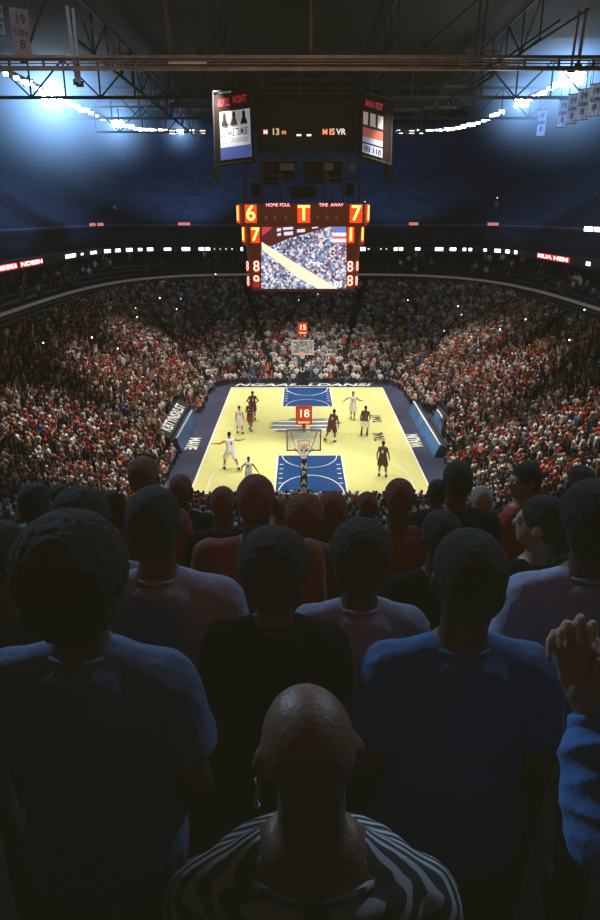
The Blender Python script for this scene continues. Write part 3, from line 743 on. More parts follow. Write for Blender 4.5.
# lamps over the aisles of the far stand
for k, (px, py) in enumerate(((253, 309.5), (347, 309), (422, 309))):
    p = at_y(px, py, CY+33.5 if k < 2 else CY+31); e = empty('aisle_lamp', p, 0, ['warm-white lamp over the far stand, left of the far hoop', 'warm-white lamp over the far stand, right of the far hoop', 'red-edged lamp over the far corner of the right stand'][k], 'lamp', 'lamps over the far stand')
    b = MB(); b.box((0, 0, 0), (.42, .05, .15)); b.obj('lens', mat('lamp_warm', (1, .9, .7), .5, emit=3, ecol=(1, .85, .62)) if k < 2 else M_redtx, e)
    b = MB(); b.box((0, .08, .02), (.9 if k == 2 else .55, .1, .28)); b.bar((0, .1, .1), (0, .1, -4.2), .07); b.obj('housing', M_dark if k < 2 else M_redpan, e)
# hanging banners
M_ban = mat('banner_cloth', (.60, .66, .85), .9, noise=.15, nscale=2); M_bt = mat('banner_print', (.10, .12, .20), .9)
def banner(px, py, w_px, h_px, Y, rz, label, m=M_ban, tilt=0.0):
    p = at_y(px, py, Y); sc = (p-CAM).dot(Vector((0, CT, -ST)))/F; w_ = w_px*sc/max(.35, math.cos(rz)); h_ = h_px*sc
    e = empty('hanging_banner', p, rz, label, 'banner', 'banners hung under the roof')
    b = MB(); n_ = 10; v = []; f = []
    for i in range(n_+1):
        for j in range(n_+1): v.append((w_*(i/n_-.5), .04*math.sin(i*1.9+j*.2), h_*(.5-j/n_)))
    for i in range(n_):
        for j in range(n_): a = i*(n_+1)+j; f.append((a, a+1, a+n_+2, a+n_+1))
    b.add(v, f); b.obj('cloth', m, e, smooth=True)
    b = MB(); b.bar((-w_/2-.05, 0, h_/2), (w_/2+.05, 0, h_/2), .06); b.bar((-w_/2-.05, 0, -h_/2), (w_/2+.05, 0, -h_/2), .05)
    for x in (-w_*.4, w_*.4): b.bar((x, 0, h_/2), (x, 0, h_/2+.8), .03)
    b.obj('rod', M_dark, e)
    for s_, z_, k in (('19', .26, .34), ('LEN', .0, .22), ('8', -.24, .34)):
        text('banner_lettering', s_, M_bt, e, Matrix.Translation((0, -.07, h_*z_)) @ FR, h_*k*.8, bold=.01, sx=min(1, w_/(h_*k*1.3)))
for i, (px, py, w_, h_, Y) in enumerate(((541.5, 123, 6.5, 24, 64), (563, 113.5, 7.5, 25, 60), (572.5, 109, 8.5, 27, 58), (583, 104.5, 9, 28, 56), (595, 100, 9, 29, 54))):
    banner(px, py, w_, h_, Y, -.7, ['lone pale banner hanging apart, nearest the scoreboard', 'first narrow banner of the close row under the right lights', 'second banner of the close row under the right lights', 'third banner of the close row under the right lights', 'last banner of the close row at the edge under the right lights'][i])
banner(21, 33, 15, 44, 44, .6, 'pink-grey printed banner hanging above the left lights', mat('banner_pink', (.60, .44, .50), .9, noise=.15, nscale=2))
banner(0, 20, 6, 28, 46, .6, 'pale banner cut by the frame edge at upper left', mat('banner_pale', (.8, .85, 1.0), .9))
# small flags/speakers hanging off the housing ends
for px, py, lab in ((216, 176, 'small green hanging pennant under the left advertising board'), (388, 175, 'small dark hanging speaker under the right advertising board')):
    p = at_y(px, py, SY+.5); e = empty('hanging_pennant', p, 0, lab, 'pennant'); b = MB()
    b.add([(-.25, 0, .45), (.2, 0, .5), (.32, 0, -.1), (.1, 0, -.5), (-.3, 0, -.1), (0, .15, 0)], [(0, 1, 5), (1, 2, 5), (2, 3, 5), (3, 4, 5), (4, 0, 5), (4, 3, 2, 1, 0)]); b.obj('cloth', mat('pennant_green', (.01, .04, .02), .8) if px < 300 else M_black, e)
    b = MB(); b.bar((-.05, 0, .4), (-.05, 0, 1.2), .04); b.obj('cord', M_dark, e)

# ================================================================ PEOPLE
def vec(a): return Vector(a)
def skeleton(pose):
    """joint positions in metres for a 1.75 m figure facing +Y, feet on z=0"""
    J = {}
    lean = Euler((-math.radians(pose.get('lean', 0)), math.radians(pose.get('side', 0)), math.radians(pose.get('twist', 0))))
    R = lean.to_matrix()
    th = pose.get('thigh', {}); sh = pose.get('shin', {})
    legs = {}; low = 0
    for s, k in ((-1, 'L'), (1, 'R')):
        hip = Vector((s*.09, 0, -.03)); td = vec(th.get(k, (s*.06, .0, -1))).normalized(); sd = vec(sh.get(k, (s*.03, -.03, -1))).normalized()
        knee = hip + td*.42; ank = knee + sd*.42; legs[k] = (hip, knee, ank); low = min(low, ank.z-.08)
    pz = -low
    P = Vector((0, 0, pz)); J['pelvis'] = P
    for k in 'LR':
        hip, knee, ank = legs[k]; J['hip'+k] = hip+P; J['knee'+k] = knee+P; J['ank'+k] = ank+P
    def tp(v_): return P + R @ Vector(v_)
    for n_, v_ in (('waist', (0, -.01, .13)), ('chest', (0, .0, .36)), ('neck', (0, -.015, .53)), ('neck2', (0, 0, .61))): J[n_] = tp(v_)
    J['R'] = R
    W = pose.get('wide', 1.0); J['W'] = W
    for s, k in ((-1, 'L'), (1, 'R')):
        J['sh'+k] = tp((s*.170*W, -.01, .440+pose.get('shrug', 0)))
        ad, fd = pose.get('arm'+k, ((s*.18, -.06, -1), (s*.06, .22, -1)))
        a_ = R @ vec(ad).normalized(); f_ = R @ vec(fd).normalized()
        J['el'+k] = J['sh'+k] + a_*.285; J['wr'+k] = J['el'+k] + f_*.25; J['hd'+k] = f_
    hr = Euler((math.radians(-pose.get('nod', 0)), math.radians(pose.get('tilt', 0)), math.radians(pose.get('turn', 0)))).to_matrix()
    J['HR'] = R @ hr if pose.get('headfollow', False) else hr
    J['head0'] = J['neck'] + Vector((0, .005, .03))
    return J
def hp(J, v_):
    return J['head0'] + J['HR'] @ Vector(v_)
def head_prims(b, J, seg=16, ears=True, face=True, m=0):
    HR = J['HR']; k = seg, max(6, seg*5//8)
    b.ell(hp(J, (0, -.008, .150)), (.076, .096, .092), HR, *k, m=m)
    b.ell(hp(J, (0, .018, .105)), (.066, .078, .085), HR, *k, m=m)
    b.ell(hp(J, (0, .045, .058)), (.048, .050, .042), HR, *k, m=m)
    b.prims += [(hp(J, (0, 0, .15)), hp(J, (0, .01, .09)), .085, m)]
    if ears:
        for s in (-1, 1):
            b.ell(hp(J, (s*.079, -.004, .120)), (.012, .020, .033), HR @ Euler((.15, 0, s*.35)).to_matrix(), 10, 8, m=m)
    if face:
        b.ell(hp(J, (0, .103, .108)), (.013, .020, .018), HR, 8, 6, m=m); b.ell(hp(J, (0, .094, .130)), (.010, .014, .028), HR, 8, 6, m=m)
        b.ell(hp(J, (0, .088, .073)), (.026, .012, .007), HR, 8, 6, m=m); b.ell(hp(J, (0, .086, .062)), (.022, .012, .008), HR, 8, 6, m=m)
        b.ell(hp(J, (0, .084, .153)), (.052, .014, .010), HR, 10, 6, m=m)
def hand(b, J, k, s, detail, m=0):
    d = J['hd'+k]; w = J['wr'+k]; side = Vector((0, 1, 0)) - d*d.y
    if side.length < .2: side = Vector((1, 0, 0)) - d*d.x
    side.normalize(); nrm = d.cross(side)*s
    if not detail:
        b.cap(w, w+d*.13, .034, .028, seg=8, m=m); return
    M = Matrix((side, nrm, d)).transposed()
    b.ell(w+d*.055, (.042, .018, .055), M, 12, 8, m=m); b.prims.append((w, w+d*.15, .04, m))
    for i, L in enumerate((.070, .082, .076, .058)):
        a = w + d*.085 + side*(.030-.020*i); q = a + (d*.92 + nrm*-.3).normalized()*L*.55; r = q + (d*.6 - nrm*.8).normalized()*L*.45
        b.cap(a, q, .0105, .0095, 8, m=m); b.cap(q, r, .0095, .0075, 8, m=m)
    a = w + d*.03 + side*.03; q = a + (d*.6+side*.8).normalized()*.045; b.cap(a, q, .013, .011, 8, m=m); b.cap(q, q+(d*.9+side*.2).normalized()*.035, .011, .008, 8, m=m)
def torso_rings(J, infl=0.0, z0=-.10, z1=.53, fat=1.0):
    P, R, W = J['pelvis'], J['R'], J['W']
    T = [(-.10, .155, .105), (-.02, .168, .115), (.07, .155, .108), (.15, .142, .100), (.25, .155, .108), (.35, .172, .118), (.41, .172, .112), (.455, .142, .096), (.49, .100, .080), (.53, .066, .064)]
    pts = []; rad = []
    for z, rx, ry in T:
        if z < z0-1e-6 or z > z1+1e-6: continue
        pts.append(P + R @ Vector((0, -.01, z))); rad.append((rx*W+infl, ry*fat+infl))
    return pts, rad
def body_mb(pose, J, detail=True, m=0, bare=False):
    b = MB(); sg = 14 if detail else 8
    sd = J['R'] @ Vector((1, 0, 0))
    pts, rad = torso_rings(J, fat=pose.get('fat', 1)); b.loft(pts, rad, side=sd, seg=sg+6, m=m)
    b.cap(J['neck'] - J['R'] @ Vector((0, .0, .06)), J['head0'] + J['HR'] @ Vector((0, -.012, .07)), .060, .056, sg, m=m)
    for s, k in ((-1, 'L'), (1, 'R')):
        b.cap(J['neck'] + (J['sh'+k]-J['neck'])*.12 - Vector((0, 0, .02)), J['sh'+k] - Vector((0, 0, .005)), .046, .052, sg, m=m)
        b.cap(J['sh'+k], J['el'+k], .052, .038, sg, m=m); b.cap(J['el'+k], J['wr'+k], .041, .027, sg, m=m)
        hand(b, J, k, s, detail, m)
        b.cap(J['hip'+k], J['knee'+k], .090, .056, sg, m=m); b.cap(J['knee'+k], J['ank'+k], .056, .038, sg, m=m)
        b.cap(J['ank'+k]-Vector((0, .03, .045)), J['ank'+k]+Vector((0, .13, -.052)), .034, .028, sg, m=m)
    head_prims(b, J, 18 if detail else 10, ears=detail, face=detail, m=m)
    return b
def hair_mb(J, style, m=0):
    b = MB(); HR = J['HR']
    if style == 'short':
        b.ell(hp(J, (0, -.018, .162)), (.084, .102, .093), HR, 20, 14, m=m); b.ell(hp(J, (0, -.052, .115)), (.074, .060, .070), HR, 16, 10, m=m)
    elif style == 'cropped':
        b.ell(hp(J, (0, -.016, .158)), (.080, .097, .091), HR, 20, 14, m=m); b.ell(hp(J, (0, -.045, .12)), (.070, .058, .060), HR, 16, 10, m=m)
    elif style == 'afro':
        b.ell(hp(J, (0, -.025, .165)), (.118, .122, .118), HR, 24, 16, m=m); b.ell(hp(J, (0, -.055, .10)), (.098, .080, .085), HR, 16, 10, m=m)
    elif style == 'curly':
        b.ell(hp(J, (0, -.020, .170)), (.104, .110, .102), HR, 24, 16, m=m); b.ell(hp(J, (0, -.055, .11)), (.086, .070, .080), HR, 16, 10, m=m)
    elif style == 'long':
        b.ell(hp(J, (0, -.02, .160)), (.094, .108, .098), HR, 20, 14, m=m); b.loft([hp(J, (0, -.045, .15)), hp(J, (0, -.06, .05)), hp(J, (0, -.07, -.06)), hp(J, (0, -.07, -.12))], [(.09, .07), (.10, .06), (.095, .05), (.05, .03)], side=HR @ Vector((1, 0, 0)), m=m)
    b.prims.append((hp(J, (0, -.03, .18)), hp(J, (0, -.06, .12)), .088, m))
    return b
def shirt_mb(pose, J, sleeve='tee', infl=.020, m=0, hem=-.10):
    b = MB(); sd = J['R'] @ Vector((1, 0, 0))
    nl = pose.get('neckline', .512)
    pts, rad = torso_rings(J, infl, z0=hem, z1=nl-.015, fat=pose.get('fat', 1))
    pts.append(J['pelvis'] + J['R'] @ Vector((0, -.010, nl))); rad.append((.070+(.512-nl)*1.1, .069+(.512-nl)*.7))
    rad = [(r[0]+(.012 if i < 4 else 0), r[1]+(.014 if i < 4 else 0)) for i, r in enumerate(rad)]
    b.loft(pts, rad, side=sd, seg=24, m=m)
    for k in 'LR':
        b.cap(J['neck'] + (J['sh'+k]-J['neck'])*.25 - Vector((0, 0, .026)), J['sh'+k] - Vector((0, 0, .008)), .046+infl*.8, .056+infl*.8, m=m)
        if sleeve == 'none': continue
        e = J['sh'+k].lerp(J['el'+k], .68)
        if sleeve == 'tee': b.loft([J['sh'+k]-(J['el'+k]-J['sh'+k])*.1, J['sh'+k], e], [.038+infl*.8, .058+infl*.8, .056+infl], seg=14, m=m); b.prims.append((J['sh'+k], e, .06+infl, m))
        else:
            b.cap(J['sh'+k], J['el'+k], .060+infl, .048+infl, m=m); b.loft([J['el'+k], J['el'+k].lerp(J['wr'+k], .5), J['wr'+k].lerp(J['el'+k], .06)], [.048+infl, .043+infl, .030+infl*.6], seg=14, m=m); b.prims.append((J['el'+k], J['wr'+k], .045+infl, m))
    return b
def legs_mb(J, infl=.016, short=False, m=0):
    b = MB(); pts, rad = torso_rings(J, infl*.8, z0=-.1, z1=.07); b.loft(pts, rad, side=J['R'] @ Vector((1, 0, 0)), seg=20, m=m)
    b.ell(J['pelvis']-Vector((0, 0, .07)), (.15+infl, .105+infl, .09), None, 16, 8, m=m)
    for k in 'LR':
        if short: b.loft([J['hip'+k], J['hip'+k].lerp(J['knee'+k], .5), J['hip'+k].lerp(J['knee'+k], .95)], [.10+infl, .105+infl, .10+infl], seg=14, m=m); b.prims.append((J['hip'+k], J['knee'+k], .1+infl, m))
        else: b.cap(J['hip'+k], J['knee'+k], .092+infl, .062+infl, m=m); b.loft([J['knee'+k], J['ank'+k]+Vector((0, 0, .0))], [.062+infl, .050+infl], seg=14, m=m); b.prims.append((J['knee'+k], J['ank'+k], .06+infl, m))
    return b
def shoe_mb(J, k, m=0):
    b = MB(); a = J['ank'+k]; b.loft([a+Vector((0, -.075, -.045)), a+Vector((0, -.03, -.035)), a+Vector((0, .06, -.045)), a+Vector((0, .15, -.055)), a+Vector((0, .185, -.06))], [(.030, .03), (.043, .044), (.047, .034), (.044, .025), (.025, .015)], side=(1, 0, 0), seg=12, m=m)
    b.cap(a-Vector((0, .02, .03)), a+Vector((0, -.01, .03)), .045, .046, m=m); return b

def _s(n): return n
SKINS = {'dark': mat('skin_dark_brown', (.085, .036, .020), .5, bump=.15, bscale=90), 'brown': mat('skin_brown', (.20, .09, .05), .5, bump=.15, bscale=90), 'tan': mat('skin_tan', (.42, .22, .14), .5, bump=.15, bscale=90), 'pale': mat('skin_pale', (.60, .38, .28), .5, bump=.15, bscale=90)}
M_hair = mat('hair_black', (.007, .005, .004), .85, bump=.8, bscale=220)
M_hairb = mat('hair_brown', (.040, .018, .008), .75, bump=.8, bscale=220)
M_hair_flare = mat('hair_flare_tint', (.17, .050, .020), .85, bump=.8, bscale=220)  # warm flare over the middle heads, painted into the hair colour
M_hairg = mat('hair_grey', (.42, .37, .32), .8, bump=.8, bscale=200)
def fabric(name, col, **k): return mat(name, col, .85, bump=.25, bscale=35, noise=.08, nscale=12, sheen=.06, **k)
M_trou = fabric('trouser_dark', (.015, .016, .024)); M_shoe = mat('shoe_dark', (.02, .018, .016), .5)

def front_person(px, py, depth, style, hair, skin, shirt, sleeve='tee', label='', pose=None, yaw=0.0, voxel=.011, extra=None, scale=None, shoes=True, headc=.135, dispamp=.014):
    """head centre seen at (px,py), depth metres along the lens axis; feet on the balcony step below"""
    pose = dict(pose or {}); J = skeleton(pose)
    H = at_d(px, py, depth); g = balcony_z(H.y)
    s = (H.z-g)/(J['head0'].z+headc)
    if scale: s = scale
    e = empty('person', (H.x, H.y, g), yaw, label, 'person')
    hc = J['head0'] + J['HR'] @ Vector((0, 0, headc)); off = Matrix.Rotation(yaw, 3, 'Z') @ (hc*s); e.location.x -= off.x; e.location.y -= off.y
    if scale: e.location.z = H.z - hc.z*s
    e.scale = (s, s, s)
    print('PERSON %-60s Y=%.2f g=%.2f s=%.3f' % (label[:60], H.y, g, s))
    bm_ = body_mb(pose, J)
    if extra: extra(bm_, J)
    me = remesh(bm_, 'body', voxel, 3); me.materials.append(SKINS[skin]); bo = link('body', me, e)
    if style != 'bald':
        me = remesh(hair_mb(J, style), 'hair', voxel*.7, 2, disp=[(.016, .012 if style in ('curly', 'afro') else .004)]); me.materials.append(hair); link('hair', me, e)
    me = remesh(shirt_mb(pose, J, sleeve), 'shirt', voxel, 4, disp=[(.16, dispamp*1.6), (.05, dispamp*.5)])
    for mm in (shirt if isinstance(shirt, (list, tuple)) else [shirt]): me.materials.append(mm)
    so = link('jacket' if sleeve == 'long' else 'shirt', me, e)
    c = MB(); R = J['R']; nl = pose.get('neckline', .512); nb = J['pelvis'] + R @ Vector((0, -.010, nl)); kx = (.512-nl); n_ = 20
    cp = [nb + R @ Vector(((.070+kx*1.1)*math.cos(a), (.069+kx*.7)*math.sin(a), .008*(-math.sin(a)))) for a in [2*math.pi*i/n_ for i in range(n_+1)]]
    for i in range(n_): c.cap(cp[i], cp[i+1], .008, .008, 6)
    c.obj('collar', shirt if not isinstance(shirt, (list, tuple)) else shirt[0], so, smooth=True)
    me = remesh(legs_mb(J), 'trousers', voxel*1.3, 3); me.materials.append(M_trou); link('trousers', me, e)
    for k in 'LR': shoe_mb(J, k).obj('shoe', M_shoe, e, smooth=True)
    if pose.get('eyes', True):
        for s_ in (-1, 1):
            b = MB(); b.ell(hp(J, (s_*.030, .086, .134)), .0125, None, 10, 8); b.obj('eye', mat('eye_white', (.5, .48, .45), .2), e, smooth=True)
    return e, J, s

ARMS = {
 'down': {},
 'clap': dict(armL=((-.25, .35, -.8), (.5, .8, .35)), armR=((.25, .35, -.8), (-.5, .8, .35))),
 'up': dict(armL=((-.55, .15, .85), (.1, .15, 1)), armR=((.55, .15, .85), (-.1, .15, 1))),
 'oneup': dict(armR=((.45, .2, .9), (-.05, .1, 1)), armL=((-.2, .1, -1), (0, .5, -.8))),
 'folded': dict(armL=((-.2, .3, -.9), (.85, .5, .1)), armR=((.2, .3, -.9), (-.85, .5, .0))),
 'hips': dict(armL=((-.6, -.1, -.8), (.75, .15, -.6)), armR=((.6, -.1, -.8), (-.75, .15, -.6))),
}
ELB = dict(armL=((-.12, -.04, -1), (.25, .75, -.45)), armR=((.12, -.04, -1), (-.25, .75, -.45)))
f_blue_tee = fabric('tee_slate_blue', (.055, .10, .20)); f_blue2 = fabric('tee_royal_blue', (.020, .10, .27)); f_grey = fabric('tee_pale_grey', (.19, .21, .29)); f_white = fabric('tee_white', (.32, .36, .48))
f_dk = fabric('shirt_dark_grey', (.035, .04, .055)); f_blk = mat('shirt_black', (.004, .004, .004), .9, bump=.25, bscale=35, spec=.1); f_red = fabric('jacket_red', (.38, .018, .014)); f_red2 = fabric('shirt_dull_red', (.13, .010, .006)); f_brown = fabric('jacket_brown', (.05, .018, .010)); f_slate = fabric('shirt_slate', (.08, .11, .17))
f_sleeve = fabric('jacket_bright_blue', (.045, .19, .46))
def striped():
    m = bpy.data.materials.new('striped_jersey'); m.use_nodes = True; nt = m.node_tree; b = nt.nodes['Principled BSDF']; b.inputs['Roughness'].default_value = .85
    tc = nt.nodes.new('ShaderNodeTexCoord'); sp = nt.nodes.new('ShaderNodeSeparateXYZ'); nt.links.new(tc.outputs['Object'], sp.inputs[0])
    a = nt.nodes.new('ShaderNodeMath'); a.operation = 'ABSOLUTE'; nt.links.new(sp.outputs['X'], a.inputs[0])
    a2 = nt.nodes.new('ShaderNodeMath'); a2.operation = 'MULTIPLY_ADD'; nt.links.new(a.outputs[0], a2.inputs[0]); a2.inputs[1].default_value = .30; yz = nt.nodes.new('ShaderNodeMath'); yz.operation = 'MULTIPLY_ADD'; yz.inputs[1].default_value = -.8; nt.links.new(sp.outputs['Y'], yz.inputs[0]); nt.links.new(sp.outputs['Z'], yz.inputs[2]); nt.links.new(yz.outputs[0], a2.inputs[2])
    mlt = nt.nodes.new('ShaderNodeMath'); mlt.operation = 'MULTIPLY'; mlt.inputs[1].default_value = 50; nt.links.new(a2.outputs[0], mlt.inputs[0])
    fr = nt.nodes.new('ShaderNodeMath'); fr.operation = 'FRACT'; nt.links.new(mlt.outputs[0], fr.inputs[0])
    cr = nt.nodes.new('ShaderNodeValToRGB'); cr.color_ramp.interpolation = 'CONSTANT'; nt.links.new(fr.outputs[0], cr.inputs[0])
    el = cr.color_ramp.elements; el[0].color = (.55, .55, .58, 1); el[1].position = .42; el[1].color = (.03, .03, .035, 1)
    nt.links.new(cr.outputs[0], b.inputs['Base Color']); return m
f_stripe = striped()
def fp(*a, **k): return front_person(*a, **k)

# nearest row
fp(75, 574, 1.50, 'afro', M_hair, 'dark', f_blue_tee, label='person with a big round afro in a slate-blue tee, nearest on the left', pose=dict(wide=1.0, armL=((-.28, -.05, -1), (.02, .25, -1)), armR=((.20, -.02, -1), (-.25, .6, -.7))), voxel=.009)
e, J, s = fp(467, 575, 1.62, 'short', M_hair, 'dark', f_blue2, label='tall short-haired person in a royal-blue tee, standing right of the bald man', pose=dict(wide=1.04, turn=6, **ELB), voxel=.009)
e, J, s = fp(308, 748, 1.03, 'bald', None, 'brown', f_stripe, label='bald person in a black and white striped jersey, wearing a hoop earring', pose=dict(wide=1.10, turn=8, nod=2, tilt=-3, shrug=-.065, neckline=.47, thigh=dict(L=(-.06, .55, -1), R=(.06, .55, -1)), shin=dict(L=(-.03, -.6, -1), R=(.03, -.6, -1)), **ELB), voxel=.008, dispamp=.008)
b = MB(); c0 = hp(J, (-.086, .0, .082)); HRm = J['HR']; n_ = 20
pts = [c0 + Vector((.004*math.sin(i), .018*math.cos(2*math.pi*i/n_), -.020+.024*math.sin(2*math.pi*i/n_))) for i in range(n_+1)]
for i in range(n_): b.cap(pts[i], pts[i+1], .0020, .0020, 6)
b.obj('earring', mat('silver', (.75, .75, .78), .2, metal=1), e, smooth=True)
# person in blue clapping at the right edge: arm and hands modelled to the photo
def clap_person():
    d0 = 1.22
    wrL = at_d(586, 716, d0); elL = at_d(606, 836, d0-.05)
    e = empty('person', (0, 0, 0), 0, 'person in a bright blue jacket clapping with raised hands at right edge', 'person')
    Y = elL.y; g = balcony_z(Y)
    base = Vector((elL.x+.33, Y-.10, g)); e.location = base
    pose = dict(wide=1.0, turn=10); J = skeleton(pose); sc = .93
    J = {k: (v_*sc if isinstance(v_, Vector) and k not in ('hdL', 'hdR') else v_) for k, v_ in J.items()}
    L = lambda p: p - base
    J['elL'] = L(elL); J['wrL'] = L(wrL); J['hdL'] = (L(at_d(578, 668, d0)) - J['wrL']).normalized()
    J['elR'] = J['shR'] + Vector((.06, .16, -.24)); J['wrR'] = L(at_d(624, 706, d0+.02)); J['hdR'] = (L(at_d(614, 664, d0)) - J['wrR']).normalized()
    # body
    def build(b):
        sg = 14; sd = Vector((1, 0, 0)); pts, rad = torso_rings(J); b.loft([p for p in pts], rad, side=sd, seg=20)
        b.cap(J['neck']-Vector((0, 0, .06)), J['head0']+Vector((0, 0, .07)), .058, .054)
        for k in 'LR':
            b.cap(J['neck'], J['sh'+k], .05, .055); b.cap(J['sh'+k], J['el'+k], .052, .038); b.cap(J['el'+k], J['wr'+k], .038, .0215)
            b.cap(J['hip'+k], J['knee'+k], .085, .053); b.cap(J['knee'+k], J['ank'+k], .053, .036); b.cap(J['ank'+k]-Vector((0, .03, .04)), J['ank'+k]+Vector((0, .12, -.05)), .033, .027)
        head_prims(b, J, 18)
        # left hand: palm, knuckles, fingers with bent tips, thumb
        A = lambda x, y, dd=0.0: L(at_d(x, y, d0+dd))
        kn = [A(564.5, 678, .010), A(573.5, 671, .0), A(583.5, 668, -.006), A(593, 672, -.008)]
        for q in kn: b.cap(J['wrL'] + (q-J['wrL'])*.12, q, .0165, .0115, 10)
        b.ell((kn[1]+kn[2])/2*.5 + J['wrL']*.5, (.026, .020, .034))
        pip = [A(554.5, 633, .0), A(567, 624, .008), A(581, 618, .016), A(593, 624, .024)]
        tip = [A(549, 659, -.030), A(560, 650, -.026), A(575, 645, -.018), A(588, 650, -.006)]
        mid = [A(549, 642, -.014), A(561, 633, -.008), A(575, 627, .002), A(588, 632, .012)]
        rr = (.0074, .0084, .0086, .0080)
        for i in range(4):
            b.cap(kn[i], pip[i], rr[i]*1.2, rr[i]*1.05, 10); b.cap(pip[i], mid[i], rr[i]*1.05, rr[i]*.95, 10); b.cap(mid[i], tip[i], rr[i]*.95, rr[i]*.75, 10)
        t0 = A(590, 697, .0); t1 = A(598, 676, -.005); t2 = A(600, 656, .0); b.cap(J['wrL'], t0, .018, .014); b.cap(t0, t1, .0135, .0115); b.cap(t1, t2, .0115, .009)
        # right hand at the frame edge
        kr = [A(604+6*i, 676-1.5*i, .02+.012*i) for i in range(4)]
        for q in kr: b.cap(J['wrR']+(q-J['wrR'])*.1, q, .0165, .014, 10)
        pr = [A(601.5+6*i, 645-2*i, .0+.012*i) for i in range(4)]; tr = [A(597+6*i, 655-2*i, -.02+.012*i) for i in range(4)]
        for i in range(4): b.cap(kr[i], pr[i], .0105, .0098, 10); b.cap(pr[i], tr[i], .0098, .008, 10)
        t0 = A(602, 700, -.02); t1 = A(597.5, 663, -.03); b.cap(J['wrR'], t0, .016, .013); b.cap(t0, t1, .0125, .009)
        return b
    me = remesh(build(MB()), 'body', .0042, 1); me.materials.append(SKINS['tan']); link('body', me, e)
    b = MB(); pts, rad = torso_rings(J, .025, z1=.505); b.loft(pts, rad, side=(1, 0, 0), seg=24)
    for k in 'LR':
        b.cap(J['neck'].lerp(J['sh'+k], .3)-Vector((0, 0, .02)), J['sh'+k], .06, .075); b.cap(J['sh'+k], J['el'+k], .078, .068)
        w_ = J['wr'+k].lerp(J['el'+k], .04); b.loft([J['el'+k], J['el'+k].lerp(w_, .3), J['el'+k].lerp(w_, .65), J['el'+k].lerp(w_, .85), J['el'+k].lerp(w_, .93), w_], [.070, .064, .054, .047, .036, .032], seg=18)
        for q in (.18, .38, .55, .72):   # sleeve folds
            c = J['el'+k].lerp(w_, q); d = (w_-J['el'+k]).normalized(); r = .069-.024*q
            pr = []
            for i in range(19):
                a = 2*math.pi*i/18; sx_ = d.cross(Vector((0, 1, 0))).normalized(); sy_ = d.cross(sx_); pr.append(c + sx_*math.cos(a)*r + sy_*math.sin(a)*r + d*.018*math.sin(a+q*9))
            for i in range(18): b.cap(pr[i], pr[i+1], .008, .008, 6)
    me = remesh(b, 'jacket', .0075, 3, disp=[(.07, .014)]); me.materials.append(f_sleeve); jk = link('jacket', me, e)
    for k in 'LR':
        w_ = J['wr'+k]; d = (J['wr'+k]-J['el'+k]).normalized(); b = MB(); b.loft([w_-d*.035, w_-d*.01, w_+d*.004], [.033, .034, .031], seg=18); me = remesh(b, 'cuff', .006, 1); me.materials.append(f_sleeve); link('cuff', me, jk)
    me = remesh(hair_mb(J, 'short'), 'hair', .009, 2); me.materials.append(M_hair); link('hair', me, e)
    me = remesh(legs_mb(J), 'trousers', .014, 3); me.materials.append(M_trou); link('trousers', me, e)
    for k in 'LR': shoe_mb(J, k).obj('shoe', M_shoe, e, smooth=True)
clap_person()
# second row
fp(593, 520, 2.05, 'curly', M_hair, 'dark', f_white, label='bushy-haired person in a pale blue-white tee above the clapping hands', pose=dict(wide=1.12, turn=-8, **ELB))
fp(155, 522, 2.28, 'short', M_hair, 'dark', f_grey, label='short-haired person in a pale grey tee just right of the big afro', pose=dict(wide=1.14, **ELB), scale=None)
fp(82, 520, 2.7, 'afro', M_hair, 'dark', f_slate, label='person with bushy hair and slate shirt partly hidden behind the big afro', pose=dict(wide=1.10, turn=10, **ELB))
fp(274, 568, 2.0, 'afro', M_hair, 'dark', f_blk, label='person with wide dark hair and black top directly ahead of the bald man', pose=dict(wide=1.02, nod=8, **ELB))
fp(361, 556, 2.30, 'curly', M_hair, 'dark', f_grey, label='curly-haired person with a pale collar just left of the royal-blue tee', pose=dict(wide=1.0, turn=-6, **ELB))
fp(440, 535, 2.75, 'short', M_hair, 'dark', f_blk, label='dark-clad person whose round head shows left of the royal-blue tee wearer', pose=dict(turn=12, **ELB))
fp(5, 552, 2.15, 'short', M_hair, 'brown', f_dk, label='dark head cut by the left frame edge', pose=dict(turn=-15, **ELB))
# third row
fp(36, 503, 3.6, 'short', M_hair, 'brown', f_slate, label='person in a slate-blue shirt near the left edge, seen over the bushy hair', pose=dict(ELB))
fp(256, 500, 3.1, 'cropped', M_hair_flare, 'dark', f_red2, sleeve='long', label='person with cropped hair in a dull red jacket, left of the near blue key', pose=dict(wide=1.2, **ELB))
fp(541, 522, 2.75, 'short', M_hair, 'tan', f_blk, sleeve='long', label='person in black jacket looking aside, between the red jacket and the white tee', pose=dict(wide=1.05, turn=42, **ELB), yaw=.3)
fp(399, 498, 3.6, 'cropped', M_hair_flare, 'dark', f_red2, sleeve='long', label='round-headed person in a red-shouldered jacket below the player at the near wing', pose=dict(wide=1.08, **ELB))
fp(367, 505, 4.7, 'cropped', M_hair_flare, 'dark', f_brown, label='person with a small round head beside the red-shouldered jacket', pose=dict(ELB))
fp(304, 516, 3.7, 'afro', M_hair_flare, 'dark', f_brown, sleeve='long', label='bushy brown-haired person directly under the near hoop mast', pose=dict(ELB))
fp(332, 508, 4.3, 'long', M_hair_flare, 'brown', f_brown, sleeve='long', label='person with hair tied high, just right of the near hoop mast', pose=dict(ELB))
fp(223, 503, 3.9, 'cropped', M_hair_flare, 'dark', f_blk, label='low dark head between the two round heads left of the court', pose=dict(nod=10, **ELB))
fp(112, 508, 4.2, 'short', M_hair, 'dark', f_dk, label='dark head between the bushy hair and the pale grey tee', pose=dict(ELB))
